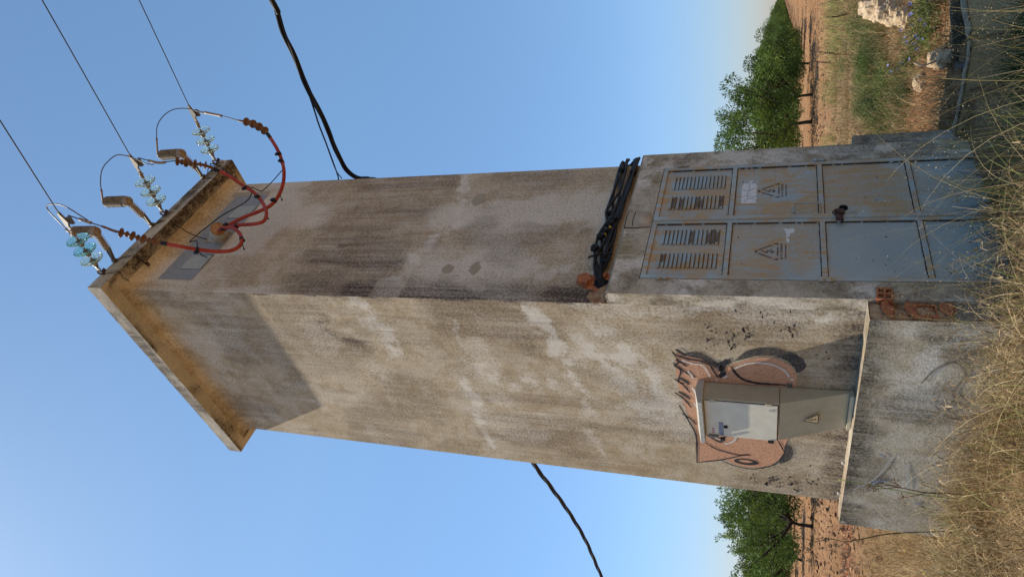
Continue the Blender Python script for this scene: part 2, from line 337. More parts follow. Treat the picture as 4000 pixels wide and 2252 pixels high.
# ------------------------------------------------------------------ tower
W, D = 2.10, 2.637; P_ = .124; ZL = 2.972; ZT, ZB = 8.757, 8.549; ZP = 1.024
tower = empty('transformer_tower', (0, 0, 0))
tag(tower, 'tall weathered plaster electricity tower with a flat concrete roof and rusty blue-grey double door', 'tower')
def seg_d(S, Z, pts):
    """distance to polyline on the wall and param"""
    best = np.full(S.shape, 1e9)
    for (a, b), (c, d) in zip(pts[:-1], pts[1:]):
        vx, vy = c-a, d-b; L = vx*vx+vy*vy+1e-12; t = np.clip(((S-a)*vx+(Z-b)*vy)/L, 0, 1)
        best = np.minimum(best, np.hypot(S-a-t*vx, Z-b-t*vy))
    return best
def blob(S, Z, s, z, rs, rz): return np.clip(1-np.hypot((S-s)/rs, (Z-z)/rz), 0, 1)
def stains_B(S, Z):
    n = fbm(S*3.1, Z*2.2, 5); n2 = fbm(S*7+9, Z*5, 9, 5); J = (n2-.5)*.22
    dark = np.zeros_like(S); light = np.zeros_like(S); och = np.zeros_like(S)
    J = (n2-.5)*.30+(fbm(S*22, Z*22, 13, 4)-.5)*.10; brk = .35+.65*sst(.36, .6, fbm(S*9+3, Z*9, 17, 5))
    def band(pts, w, k):
        d = seg_d(S+J, Z+J*.8, pts); return k*np.clip(1.3-d/w, 0, 1)*brk
    for pts, w_, k in [([(0.0,3.68),(.18,3.65),(.3,3.59),(.51,3.54),(.7,3.52),(.87,3.46),(1.16,3.43)], .11, 1.0), ([(.7,3.42),(1.13,3.43),(1.47,3.34),(1.89,3.46),(2.31,3.39)], .10, .5),
                       ([(.31,4.59),(.44,4.55),(.7,4.57),(.93,4.58)], .05, .5), ([(1.05,4.7),(1.28,4.7),(1.58,4.67),(1.87,4.74),(2.09,4.7),(2.41,4.72)], .08, .95),
                       ([(.1,5.52),(.36,5.49),(.55,5.33),(.77,5.37)], .14, .7), ([(1.0,4.45),(1.2,4.1),(1.1,3.75)], .16, .65), ([(.55,3.15),(.75,2.9),(1.0,2.75),(1.4,2.7)], .32, .85),
                       ([(.6,5.8),(1.0,5.75),(1.35,5.75)], .2, .38), ([(1.5,4.3),(2.2,4.4)], .09, .25), ([(.02,2.95),(.02,1.05)], .05, .75), ([(.05,2.95),(.09,2.3)], .09, .45)]:
        light = np.maximum(light, band(pts, w_, k))
    light = np.maximum(light, .42*sst(.56, .75, fbm(S*2.4, Z*1.6, 21)))
    dark = np.maximum(dark, (.18+.30*sst(.4, .62, n))*sst(0, .12, .85+.1*(Z-4.5)-S+J)*sst(3.62, 3.72, Z-.12*S+J*.6)*sst(5.4, 5.1, Z+J))
    dark = np.maximum(dark, .85*sst(.35, .6, n2)*np.clip(1.1-seg_d(S+J, Z, [(.2,6.3),(.5,6.0),(.75,5.8)])/.28, 0, 1))
    dark = np.maximum(dark, .55*sst(.3, .6, n2)*np.clip(1-np.abs(S+J*.5)/.22, 0, 1)*(Z > 3.6))
    dark = np.maximum(dark, .35*sst(.5, .7, fbm(S*5, Z*.6, 33)))
    dark = np.maximum(dark, .75*sst(1.35, 1.05, Z+J)*sst(.25, .6, n2+.25))
    och = np.maximum(och, .42*sst(.42, .7, fbm(S*1.7, Z*1.3, 41))*sst(5.2, 3.8, Z)); dark = np.maximum(dark, .16+.25*sst(.42, .6, fbm(S*1.4, Z*1.1, 43)))
    return dark, light, och
def stains_bounce_A(S, Z):
    n = fbm(S*4, Z*.8, 15); n2 = fbm(S*8+3, Z*5, 19, 5); J = (n2-.5)*.30+(fbm(S*22, Z*22, 14, 4)-.5)*.10; brk = .35+.65*sst(.36, .6, fbm(S*9+3, Z*9, 18, 5))
    dark = np.zeros_like(S); light = np.zeros_like(S); och = np.zeros_like(S)
    edge = 1.0*np.clip(1.5-(S+J*.8)/.27, 0, 1)*sst(6.6, 6.1, Z+J)
    dark = np.maximum(dark, edge*(.55+.45*sst(.35, .6, fbm(S*2, Z*1.3, 3)))*np.where((Z > 5.0) & (Z < 5.35), .5, 1))
    for pts, w_, k in [([(.81,6.1),(.8,4.92)], .09, .62), ([(.53,6.3),(.49,5.24)], .12, .68), ([(1.4,6.2),(1.4,5.3)], .25, .32), ([(.3,6.4),(.3,5.2)], .1, .5), ([(1.1,6.5),(1.1,5.6)], .12, .4), ([(1.75,6.4),(1.75,5.2)], .2, .35)]:
        dark = np.maximum(dark, k*np.clip(1.2-seg_d(S+J*.5, Z, pts)/w_, 0, 1)*sst(.25, .6, n))
    for pts, w_, k in [([(2.0,4.98),(1.38,4.87),(1.04,4.84),(.85,4.98),(.62,5.04),(.4,5.13),(.15,5.11)], .13, .62), ([(1.36,5.2),(1.1,5.0)], .2, .4),
                       ([(.34,3.2),(.5,4.3)], .22, .5), ([(1.0,3.25),(1.6,3.45)], .3, .42), ([(.8,4.6),(1.1,3.8)], .4, .34), ([(.3,7.4),(1.4,7.3)], .35, .3), ([(.05,7.9),(2.1,7.6)], .5, .42)]:
        light = np.maximum(light, k*np.clip(1.2-seg_d(S+J, Z+J, pts)/w_, 0, 1)*brk)
    for pts, w_ in [([(1.0,6.8),(.97,4.99)], .05), ([(1.47,6.57),(1.46,5.68)], .07), ([(1.24,6.6),(1.29,5.6)], .05), ([(.34,6.27),(.29,5.45)], .03), ([(1.15,6.9),(1.04,5.9)], .10), ([(1.8,6.4),(1.8,5.6)], .06)]:
        och = np.maximum(och, .75*np.clip(1.2-seg_d(S+J*.35, Z, pts)/w_, 0, 1)*sst(.3, .6, fbm(S*24, Z*1.5, 71, 4)))
    och = np.maximum(och, .45*sst(.45, .7, fbm(S*3, Z*1.1, 60))*sst(7.6, 6.6, Z)*sst(5.2, 5.8, Z))
    zone = sst(6.75, 6.35, Z+J)*sst(4.95, 5.15, Z+J-.25*(1-S/2.1))
    dark = np.maximum(dark, .42*zone*sst(.40, .62, fbm(S*8, Z*.8, 81, 5))); och = np.maximum(och, .6*zone*sst(.45, .66, fbm(S*10+5, Z*.8, 83, 5)))
    dark = np.maximum(dark, .10*zone); och = np.maximum(och, .26); light = np.maximum(light, .20+.30*sst(.46, .62, fbm(S*2.2+8, Z*1.2, 88))*(1-zone))  # even ochre and pale floor paints warm bounce light into this shaded side
    dark = np.maximum(dark, .3*sst(.5, .75, fbm(S*3, Z*2, 70))*sst(5, 4.6, Z))
    return dark, light, och
def grid(u, v, fn):
    U, V_ = np.meshgrid(u, v, indexing='ij'); pos, st = fn(U.ravel(), V_.ravel()); n, m = len(u), len(v)
    i = np.arange(n-1)[:, None]*m+np.arange(m-1)[None, :]; F = np.stack([i, i+m, i+m+1, i+1], -1).reshape(-1, 4)
    return pos, F, st
def join_np(parts):
    V = []; F = []; A = []; n = 0
    for p, f, s in parts:
        V.append(p); F.append(f+n); A.append(s); n += len(p)
    return np.concatenate(V), np.concatenate(F), np.concatenate(A)
def st4(d, l, o): return np.stack([d, l, o, np.ones_like(d)], -1)
COVE0, CR = 8.40, .149
def cove(Z):
    t = np.clip((Z-COVE0)/CR, 0, 1); return CR*.75*(1-np.sqrt(np.clip(1-t*t, 0, 1)))
zs = np.concatenate([np.arange(0, 8.40, .02), np.linspace(8.40, ZB, 12)])
def wob(a, z, s): return (fbm(a*9, z*9, s)-.5)*.004
parts = []
def fA(x, z):
    c = cove(z); f = 1+2*c/W; e = np.minimum(x, W-x); y = -c-wob(x, z, 1)*np.clip(e/.03, 0, 1)
    return np.stack([W/2+(x-W/2)*f, y, z], -1), st4(*stains_bounce_A(x, z))
def fB(y, z):
    c = cove(z); f = 1+2*c/D
    return np.stack([-c, D/2+(y-D/2)*f, z], -1), st4(*stains_B(y, z))
parts.append(grid(np.linspace(0, W, 106), zs, fA))
p, f, s = grid(np.linspace(0, D, 133), zs, fB); parts.append((p, f[:, ::-1], s))
def fC(y, z):
    c = cove(z); f = 1+2*c/D; return np.stack([W+c, D/2+(y-D/2)*f, z], -1), st4(z*0+.25, z*0+.2, z*0+.2)
parts.append(grid(np.linspace(0, D, 12), zs[::8].tolist()+[ZB], fC))
def fD(x, z):
    c = cove(z); f = 1+2*c/W; return np.stack([W/2+(x-W/2)*f, D+c, z], -1), st4(z*0+.25, z*0+.2, z*0+.2)
p, f, s = grid(np.linspace(0, W, 12), zs[::8].tolist()+[ZB], fD); parts.append((p, f[:, ::-1], s))
V, F, A = join_np(parts)
# chipped arris on the sunlit corner
nearc = (np.hypot(V[:, 0], V[:, 1]) < .004) & (V[:, 2] > ZL+.05)
cz = V[:, 2]; chip = (fbm(cz*6, cz*0+2, 77)-.45).clip(0)*.05
V[nearc, 0] += chip[nearc]*.5; V[nearc, 1] += chip[nearc]*.5
wall = np_mesh('wall', V, F, M_wall, tower, {'stain': A})

# roof slab with stained faces
def roof():
    x0, x1, y0, y1 = -.265, W+.194, -.275, D+.208; ps = []
    def stf(a, b, hz):
        n = fbm(a*2.5, b*2.5+hz, 4); return n
    res = .025
    xs = np.arange(x0, x1+res, res); xs[-1] = x1; ys = np.arange(y0, y1+res, res); ys[-1] = y1
    jit = lambda a, k: (fbm(a*14, a*0+k, 5)-.5)*.012
    # underside
    def under(x, y):
        dA = y-y0; dB = x-x0; n = fbm(x*3, y*3, 6); n2 = fbm(x*9, y*9, 8)
        d = 1.0*sst(.22+.12*n, .04, dA+(n2-.5)*.1)*sst(.22, .42, fbm(x*5, y*2, 12)+.08)*sst(-.05, .25, x)
        d = np.maximum(d, .85*sst(.62, .72, n)*sst(.2, .05, dA))
        d = np.maximum(d, .8*sst(.10, .0, dB)*sst(.48, .62, fbm(y*1.8, x*3, 61)))
        d = np.maximum(d, .75*np.clip(1-seg_d(x, y, [(-.24, 2.3), (-.15, 2.45)])/.2, 0, 1)*sst(.35, .6, n2))
        d = np.maximum(d, .5*np.clip(1-seg_d(x, y, [(-.24, 1.55), (-.1, 1.6)])/.12, 0, 1))
        o = .8*np.clip(1-np.abs(np.minimum(np.where((y > -.1) & (y < D), -x, 9), np.where((x > -.1) & (x < W), -y, 9))-.07)/.05, 0, 1)
        o = np.maximum(o, .5*sst(.5, .7, n))
        return np.stack([x, y, np.full_like(x, ZB)], -1), st4(d, .3*sst(.5, .7, n2), o)
    p, f, s = grid(xs, ys, under); ps.append((p, f[:, ::-1], s))
    p, f, s = grid(xs, ys, lambda x, y: (np.stack([x, y, np.full_like(x, ZT)], -1), st4(x*0+.5, x*0, x*0))); ps.append((p, f, s))
    zz = np.linspace(ZB, ZT, 9)
    def fr(x, z):
        n = fbm(x*3, z*9, 31); return np.stack([x, np.full_like(x, y0)-(fbm(x*8, z*8, 3)-.5)*.006*((z > ZB+.01) & (z < ZT-.01)), z], -1), st4(.85*sst(.3, .6, n)*(.45+.55*sst(.2, .7, x)), .15*n, .3*n)
    ps.append(grid(xs, zz, fr))
    def lf(y, z):
        n = fbm(y*3, z*9, 35); n2 = fbm(y*1.6, z*3, 36)
        return np.stack([np.full_like(y, x0)-(fbm(y*8, z*8, 3)-.5)*.006*((z > ZB+.01) & (z < ZT-.01)), y, z], -1), st4(.6*sst(.45, .65, n2)+.25*n, .35*sst(.5, .7, n), y*0)
    p, f, s = grid(ys, zz, lf); ps.append((p, f[:, ::-1], s))
    p, f, s = grid(ys, zz, lambda y, z: (np.stack([np.full_like(y, x1), y, z], -1), st4(y*0+.4, y*0, y*0))); ps.append((p, f, s))
    p, f, s = grid(xs, zz, lambda x, z: (np.stack([x, np.full_like(x, y1), z], -1), st4(x*0+.4, x*0, x*0))); ps.append((p, f[:, ::-1], s))
    V, F, A = join_np(ps)
    # ragged edges
    e = (np.abs(V[:, 0]-x0) < .002) & (np.abs(V[:, 2]-ZT) < .002); V[e, 2] += jit(V[e, 1], 1)
    e = (np.abs(V[:, 1]-y0) < .002) & (np.abs(V[:, 2]-ZT) < .002) & (V[:, 0] > x0+.01); V[e, 2] += jit(V[e, 0], 2)
    return np_mesh('roof_slab', V, F, M_roof, tower, {'stain': A})
roof_o = roof()
crk = MB(); crk.tube([(-.03,-.276,8.70),(-.02,-.277,8.62),(.0,-.276,8.552),(.03,-.25,8.546),(.01,-.18,8.546),(.04,-.12,8.546),(.02,-.05,8.546)], .0035, 5)
crk.build('crack', M_dark, roof_o)

# ---- door surround: front sheet with the door opening, returns and the right hand base step
XD0, XD1, ZD = .187, 1.836, 2.715
def stains_S(S, Z):
    n = fbm(S*4, Z*4, 91); n2 = fbm(S*9, Z*9, 92, 5)
    moss = .75*np.clip(1.2-seg_d(S+(n-.5)*.2, Z, [(.1,2.9),(.55,2.85),(.85,2.82)])/.2, 0, 1)*sst(.35, .6, n)
    moss = np.maximum(moss, .5*np.clip(1.2-seg_d(S, Z, [(1.4,2.95),(1.6,2.8),(2.0,2.9)])/.12, 0, 1)*sst(.4, .6, n))
    moss = np.maximum(moss, .45*sst(.45, .65, n)*(S < .2)*sst(1.2, .8, Z))
    dark = .55*sst(.42, .65, n2)*sst(.38, .6, fbm(S*2, Z*2, 95)); dark = np.maximum(dark, .6*sst(.45, .6, n)*(S > 1.84)*sst(1.8, .9, Z))
    light = .55*sst(.5, .68, fbm(S*5+4, Z*3, 96)); light = np.maximum(light, .5*np.clip(1-np.abs(S-1.9)/.07, 0, 1)*sst(1.0, .3, Z))
    return dark, light, moss
sp_ = []
def fS(x, z): return np.stack([x, -P_-wob(x, z, 7), z], -1), st4(*stains_S(x, z))
def sgrid(xa, xb, za, zb, f=fS): sp_.append(grid(np.linspace(xa, xb, max(2, int((xb-xa)/.02)+1)), np.linspace(za, zb, max(2, int((zb-za)/.02)+1)), f))
sgrid(0, XD0, -.4, ZL-.02); sgrid(XD1, W, -.4, ZL-.02); sgrid(XD0, XD1, ZD, ZL-.02)
p, f, s = grid(np.linspace(-P_+.0, 0, 8), np.linspace(-.4, ZL-.02, 170), lambda y, z: (np.stack([y*0, y, z], -1), st4(*stains_B(y+.12, z)))); s[:, 1] = .55*sst(.3, .7, fbm(p[:, 1]*12, p[:, 2]*4, 2, 5)); s[:, 0] = .55*sst(.45, .65, fbm(p[:, 1]*8, p[:, 2]*6, 29, 5)); sp_.append((p, f[:, ::-1], s))
p, f, s = grid(np.linspace(-P_, 0, 4), np.linspace(-.4, ZL-.02, 30), lambda y, z: (np.stack([y*0+W, y, z], -1), st4(z*0+.2, z*0+.2, z*0))); sp_.append((p, f, s))
# rounded top shoulder
def fT(x, a):
    return np.stack([x, -P_+.02-.02*np.cos(a)+(a > 1.5708)*(a-1.5708)*.0, ZL-.02+.02*np.sin(a)], -1), st4(x*0+.35, x*0+.1, x*0+.35)
sp_.append(grid(np.linspace(0, W, 60), np.linspace(0, math.pi/2, 5), fT))
sp_.append(grid(np.linspace(0, W, 60), np.linspace(-P_+.02, .0, 4), lambda x, y: (np.stack([x, y, y*0+ZL], -1), st4(x*0+.5, x*0, x*0+.3))))
for xx, fl in ((0, True), (W, False)):      # end caps of the shoulder
    p = np.array([[xx, -P_, ZL-.02], [xx, 0, ZL-.02], [xx, 0, ZL], [xx, -P_+.02, ZL]]); f = np.array([[0, 3, 2, 1]] if fl else [[0, 1, 2, 3]]); sp_.append((p, f, np.tile([.4, .1, .3, 1], (4, 1))))
# reveals
for q, n_ in (([[XD0,-P_,-.4],[XD0,-.05,-.4],[XD0,-.05,ZD],[XD0,-P_,ZD]], 0), ([[XD1,-P_,-.4],[XD1,-P_,ZD],[XD1,-.05,ZD],[XD1,-.05,-.4]], 0), ([[XD0,-P_,ZD],[XD0,-.05,ZD],[XD1,-.05,ZD],[XD1,-P_,ZD]], 0)):
    sp_.append((np.array(q, float), np.array([[0, 1, 2, 3]]), np.tile([.3, .1, .1, 1], (4, 1))))
V, F, A = join_np(sp_); surround = np_mesh('door_surround', V, F, M_wall2, tower, {'stain': A})
# ---- plinth: west side and right hand step
PX, PY1 = .185, D+.107
pp = []
def stains_P(S, Z):
    n = fbm(S*4, Z*4, 101); n2 = fbm(S*10, Z*10, 102, 5)
    dark = .9*sst(.72, 1.02, Z+(n-.5)*.35)*sst(.3, .55, n2+.12); dark = np.maximum(dark, .5*sst(.5, .7, fbm(S*2.2, Z*2.2, 104)))
    light = .6*sst(.45, .7, fbm(S*2.6+1, Z*2.6, 103))*sst(.95, .6, Z)
    return dark, light, S*0
y0p = -.10
p, f, s = grid(np.linspace(y0p, PY1, 145), np.linspace(-.4, ZP, 72), lambda y, z: (np.stack([-PX-wob(y, z, 8)*.8, y, z], -1), st4(*stains_P(y, z)))); pp.append((p, f[:, ::-1], s))
p, f, s = grid(np.linspace(-PX, 0, 10), np.linspace(y0p, PY1, 140), lambda x, y: (np.stack([x, y, ZP+(fbm(x*9, y*9, 3)-.5)*.006*(x > -PX+.01)*(x < -.01)], -1), st4(.35*sst(.4, .6, fbm(x*9, y*9, 111)), x*0, .6*sst(.35, .6, fbm(x*6, y*6, 110))))); pp.append((p, f, s))
p, f, s = grid(np.linspace(-PX, W+.2, 30), np.linspace(-.4, ZP, 30), lambda x, z: (np.stack([x, x*0+PY1, z], -1), st4(x*0+.3, x*0+.2, x*0))); pp.append((p, f[:, ::-1], s))
p, f, s = grid(np.linspace(-PX, 0, 10), np.linspace(-.4, .50, 30), lambda x, z: (np.stack([x, x*0+y0p, z], -1), st4(x*0+.3, x*0+.2, x*0))); pp.append((p, f, s))
pp.append(grid(np.linspace(W+.002, 2.25, 8), np.linspace(-.4, 1.0, 70), lambda x, z: (np.stack([x, x*0-P_-.002, z], -1), st4(*[a for a in (.25+.6*sst(.35, .6, fbm(x*5, z*5, 8))*sst(.3, .8, z), .55*sst(.35, .6, fbm(x*5, z*4, 9))*sst(.75, .4, z), x*0)]))))
pp.append(grid(np.linspace(W+.002, 2.25, 4), np.linspace(-P_-.002, PY1, 20), lambda x, y: (np.stack([x, y, x*0+1.0], -1), st4(x*0+.3, x*0+.2, x*0+.2))))
pp.append(grid(np.linspace(-P_-.002, PY1, 20), np.linspace(-.4, 1.0, 20), lambda y, z: (np.stack([y*0+2.25, y, z], -1), st4(y*0+.3, y*0+.2, y*0))))
V, F, A = join_np(pp); plinth = np_mesh('plinth', V, F, M_plinth, tower, {'stain': A})
# broken end of the plinth: mortar rubble and two hollow bricks
mb = MB()
bm = bmesh.new(); bmesh.ops.create_grid(bm, x_segments=14, y_segments=36, size=.5)
vs = []; 
for v in bm.verts:
    x = -PX+.004+(v.co.x+.5)*(PX-.006); z = .48+(v.co.y+.5)*(ZP-.485)
    d = mnoise.noise(Vector((x*16, z*14, 3)))*.03+mnoise.noise(Vector((x*45, z*45, 1)))*.014
    vs.append((x, -.085+d-.02*math.sin((x+PX)/PX*3.14), z))
bm.verts.index_update(); mb.add(vs, [[v.index for v in f.verts] for f in bm.faces], True); bm.free()
mb.build('broken_mortar', M_mort, plinth)
def ragged_(pts, y, amp, seed, th=.0015):
    rr = random.Random(seed); P = []
    for (a, b), (c, d) in zip(pts, pts[1:]+pts[:1]):
        n = max(1, int(math.hypot(c-a, d-b)/.018))
        for k in range(n): P.append((a+(c-a)*k/n+rr.uniform(-amp, amp), b+(d-b)*k/n+rr.uniform(-amp, amp)))
    n = len(P); t = tessellate_polygon([[Vector((x, 0, z)) for x, z in P]])
    return [(x, y, z) for x, z in P]+[(x, y+th, z) for x, z in P], [tuple(i) for i in t]+[tuple(n+k for k in i[::-1]) for i in t]+[(k, (k+1) % n, n+(k+1) % n, n+k) for k in range(n)]
def hollow_brick(x, z, wx, wz, y=-.135):
    m = MB(); t = .012; n = 2
    for i in range(n+1):
        xx = x+i*(wx-t)/n; m.box((xx, y, z), (xx+t, y+.10, z+wz))
    for j in (0, 1, 2):
        zz = z+j*(wz-t)/2; 
        for i in range(n): 
            xa = x+i*(wx-t)/n+t; m.box((xa, y+.001, zz), (xa+(wx-t)/n-t, y+.10, zz+t))
    m.box((x+t, y+.06, z+t), (x+wx-t, y+.07, z+wz-t))
    return m.build('hollow_brick', M_brick, plinth)
hb1 = hollow_brick(-.170, .872, .115, .105, -.155); hb1.rotation_euler = (0, R(5), R(-3)); hb1.location = (.07, -.005, -.012)
hb2 = hollow_brick(-.150, .60, .125, .15, -.112)
m = MB()
for q, sd, th in (([(-.17,.88),(-.10,.87),(-.03,.91),(-.05,.95),(-.12,.94),(-.15,.92)], 51, .02), ([(-.16,.74),(-.06,.73),(-.02,.79),(-.09,.80),(-.14,.78)], 52, .02), ([(-.15,.52),(-.05,.50),(-.03,.58),(-.10,.60)], 53, .02)): m.add(*ragged_(q, -.135, .009, sd, th))
m.build('clay_shard', M_brick, plinth)
# lintel stone over the door
mb = MB()
def flatstone(mb, cx, cz, rx, rz, y, th, seed, n=18):
    rr = random.Random(seed); a = [(cx+rx*math.cos(t)*(1+.14*rr.uniform(-1, 1))*(1-.0*abs(math.sin(2*t))), cz+rz*math.sin(t)*(1+.14*rr.uniform(-1, 1))) for t in [2*math.pi*k/n for k in range(n)]]
    vs = [(x, y, z) for x, z in a]+[(cx+(x-cx)*.8, y-th, cz+(z-cz)*.8) for x, z in a]+[(cx, y-th*1.1, cz)]
    fs = [(k, (k+1) % n, n+(k+1) % n, n+k) for k in range(n)]+[(n+k, n+(k+1) % n, 2*n) for k in range(n)]
    mb.add(vs, fs, True)
mb.box((.875, -P_-.0, 2.722), (1.12, -P_-.004, 2.955))
mb.build('stone_pocket', M_smooth, surround)
mb = MB(); flatstone(mb, .99, 2.80, .10, .085, -P_-.003, .012, 4); mb.build('lintel_stone', M_stone, surround)
mb = MB()
for q in (((.87,2.955),(1.0,2.958),(1.12,2.955)), ((.875,2.95),(.87,2.85),(.878,2.72)), ((.9,2.885),(1.0,2.895),(1.11,2.888))): mb.tube([(x, -P_-.004, z) for x, z in q], .0035, 5)
mb.build('joint', M_dark, surround)

# ---- doors
def door_leaf(x0, x1, right):
    root = empty('door', ((x0+x1)/2, -P_, 0)); root.parent = tower
    ox = (x0+x1)/2
    X = lambda x: x-ox
    g = (x1-x0)
    # sheet with rust map
    def fd(x, z):
        zz = z; n = fbm(x*6, z*6, 120+right); rr = np.zeros_like(x)
        for zr in (2.02, 1.31, .61):
            rr = np.maximum(rr, .9*np.clip(1-np.abs(zz-zr)/.07, 0, 1)*sst(.4, .6, n))
        rr = np.maximum(rr, .8*np.clip(1-np.minimum(x-x0, x1-x)/.09, 0, 1)*sst(.45, .62, n))
        lv = (zz > 2.08) & (zz < 2.63); rr = np.maximum(rr, np.where(lv, .65*sst(.42, .62, fbm(x*12, z*4, 7)), 0))
        rr = np.maximum(rr, (1.0 if right else .65)*sst(.47, .57, fbm(x*3.6+right*3, z*2.6, 131, 5))*np.where(z > 1.3, 1, .8 if right else .35))
        pt = [([(1.45,1.2),(1.5,.95),(1.6,.7),(1.7,1.1)], .22, .8), ([(1.72,2.0),(1.6,1.7),(1.45,1.45)], .10, .75), ([(1.1,2.0),(1.3,1.98)], .1, .5)] if right else [([(.45,1.95),(.4,1.7),(.55,1.75)], .13, .9), ([(.75,1.9),(.6,1.95)], .1, .6), ([(.3,1.5),(.5,1.4),(.8,1.38)], .12, .6), ([(.3,1.15),(.34,1.25)], .07, .6)]
        for q, w_, k in pt: rr = np.maximum(rr, k*np.clip(1.2-seg_d(x+(n-.5)*.15, z, q)/w_, 0, 1)*sst(.35, .55, fbm(x*14, z*5, 9)))
        cl_ = sst(.75, .45, z) if right else sst(1.45, 1.15, z)
        return np.stack([x-ox, x*0+.016, z], -1), st4(rr*(1-.5*cl_), .85*cl_, rr*0)
    p, f, s = grid(np.linspace(x0+.006, x1-.006, 42), np.linspace(-.3, ZD-.006, 120), fd)
    sheet = np_mesh('sheet_panel', p, f, M_door, root, {'stain': s})
    fr = MB(); y0, y1 = -.004, .02
    bw = .042
    fr.box((X(x0+.006), y0, -.3), (X(x0+.006+bw), y1, ZD-.006), bev=.003); fr.box((X(x1-.006-bw), y0, -.3), (X(x1-.006), y1, ZD-.006), bev=.003)
    for za, zb in ((ZD-.05, ZD-.006), (2.012, 2.052), (1.278, 1.318), (.575, .612)):
        fr.box((X(x0+.006+bw), y0+.002, za), (X(x1-.006-bw), y1, zb), bev=.003)
    fo = fr.build('door_frame', M_door, root)
    sm = MB()
    rr = random.Random(right+3)
    for z in (2.052, 2.012, 1.318, 1.278, .612, .575):
        k = x0+.05
        while k < x1-.05:
            l = rr.uniform(.01, .06); sm.box((X(k), -.002+.006, z-.004-rr.random()*.003), (X(min(k+l, x1-.05)), .0175, z+.004+rr.random()*.004)); k += l+rr.uniform(-.003, .006)
    for x in (x0+.05, x1-.05):
        k = .1
        while k < 2.66:
            l = rr.uniform(.02, .2); sm.box((X(x-.0025-rr.random()*.002), .006, k), (X(x+.0025), .0175, min(k+l, 2.66))); k += l+rr.uniform(0, .03)
    sm.build('rusted_seam', M_seam, fo)
    # louvres
    for (xa, xb) in (((1.155, 1.352), (1.475, 1.68)) if right else ((.338, .524), (.648, .846))):
        lo = MB(); n = 14; zz0, zz1 = 2.108, 2.605; st = (zz1-zz0)/n
        for k in range(n):
            z = zz0+k*st; a, b = X(xa), X(xb); dp = .014
            vs = [(a, .015, z+st*.95), (b, .015, z+st*.95), (b, .015-dp, z+st*.18), (a, .015-dp, z+st*.18), (a, .015, z+st*.10), (b, .015, z+st*.10)]
            lo.add(vs, [(0, 3, 2, 1), (3, 4, 5, 2), (0, 4, 3), (1, 2, 5)])
        lob = lo.build('louvre', M_door, root)
        ga = MB()
        for k in range(n):
            z = zz0+k*st; ga.box((X(xa)-.002, .0118, z-.001), (X(xb)+.002, .0145, z+.0018+rr.random()*.001))
        ga.build('louvre_slot', M_louv if rr.random() < .3 else M_seam, lob)
        ds = MB()
        for k in range(n):
            if rr.random() < (.16 if right else .10):
                z = zz0+k*st; w1 = rr.uniform(.4, 1); s0 = rr.uniform(0, 1-w1)
                a, b = X(xa+(xb-xa)*s0), X(xa+(xb-xa)*(s0+w1)); dp = .0145
                ds.add([(a, .014, z+st*.9), (b, .014, z+st*.9), (b, .0148-dp-.001, z+st*.2), (a, .0148-dp-.001, z+st*.2)], [(0, 3, 2, 1)])
        if ds.v: ds.build('rust_stain', M_louv, lob)
    # hinges
    hx = x1+.004 if right else x0-.004
    for z in (2.53, 1.30):
        h = MB(); h.tube([(X(hx), -.012, z-.055), (X(hx), -.012, z-.004)], .010, 10); h.tube([(X(hx), -.012, z+.004), (X(hx), -.012, z+.05)], .012, 10)
        h.box((X(hx)-.004 if right else X(hx), -.006, z-.05), (X(hx) if right else X(hx)+.004, .004, z+.045)); h.build('hinge', M_door, root)
    return root, ox
dl, oL_ = door_leaf(XD0, .978, 0); dr, oR_ = door_leaf(.983, XD1, 1)
# right leaf carries the meeting strip, handle, lock, sticker
mb = MB(); mb.box((.968-oR_, -.014, -.3), (1.012-oR_, -.006, ZD-.01), bev=.002); mb.box((.962-oR_, -.009, -.3), (.968-oR_, .012, ZD-.02)); mb.build('meeting_strip', M_door, dr)
mb = MB(); mb.tube(curve([(1.052-oR_, .0, 1.515), (1.10-oR_, -.05, 1.515), (1.118-oR_, -.055, 1.505), (1.118-oR_, -.055, 1.42), (1.118-oR_, -.055, 1.325), (1.10-oR_, -.05, 1.312), (1.052-oR_, .0, 1.312)], 5), .0085, 10); mb.build('handle', M_door, dr)
mb = MB(); mb.lathe([(.036, 0), (.036, .01), (.03, .013), (.0245, .013), (.0245, .002)], (1.127-oR_, .018, 1.13), (0, -1, 0), 20); mb.lathe([(.012, 0), (.012, .012)], (1.127-oR_, .012, 1.13), (0, -1, 0), 12); mb.build('keyhole_plate', M_dark, dr)
mb = MB(); mb.box((.90-oR_, -.022, 1.14), (1.05-oR_, -.015, 1.16), bev=.002); mb.box((.905-oR_, -.05, 1.145), (.955-oR_, -.0225, 1.20), bev=.006); mb.box((.995-oR_, -.046, 1.13), (1.045-oR_, -.0225, 1.205), bev=.006)
mb.tube(curve([(.93-oR_, -.036, 1.17), (.95-oR_, -.06, 1.215), (.99-oR_, -.06, 1.215), (1.02-oR_, -.036, 1.17)], 5), .006, 8); mb.build('padlock', M_rust, dr)
mb = MB()
for (cx, cz, rx, rz, sd) in ((1.0, 1.09, .022, .10, 1), (.93, 1.10, .03, .04, 2)): pass
def ragged(pts, y, amp, seed, th=.0015):
    rr = random.Random(seed); P = []
    for (a, b), (c, d) in zip(pts, pts[1:]+pts[:1]):
        n = max(1, int(math.hypot(c-a, d-b)/.018))
        for k in range(n): P.append((a+(c-a)*k/n+rr.uniform(-amp, amp), b+(d-b)*k/n+rr.uniform(-amp, amp)))
    n = len(P); t = tessellate_polygon([[Vector((x, 0, z)) for x, z in P]])
    vs = [(x, y, z) for x, z in P]+[(x, y+th, z) for x, z in P]
    return vs, [tuple(i) for i in t]+[tuple(n+k for k in i[::-1]) for i in t]+[(k, (k+1) % n, n+(k+1) % n, n+k) for k in range(n)]
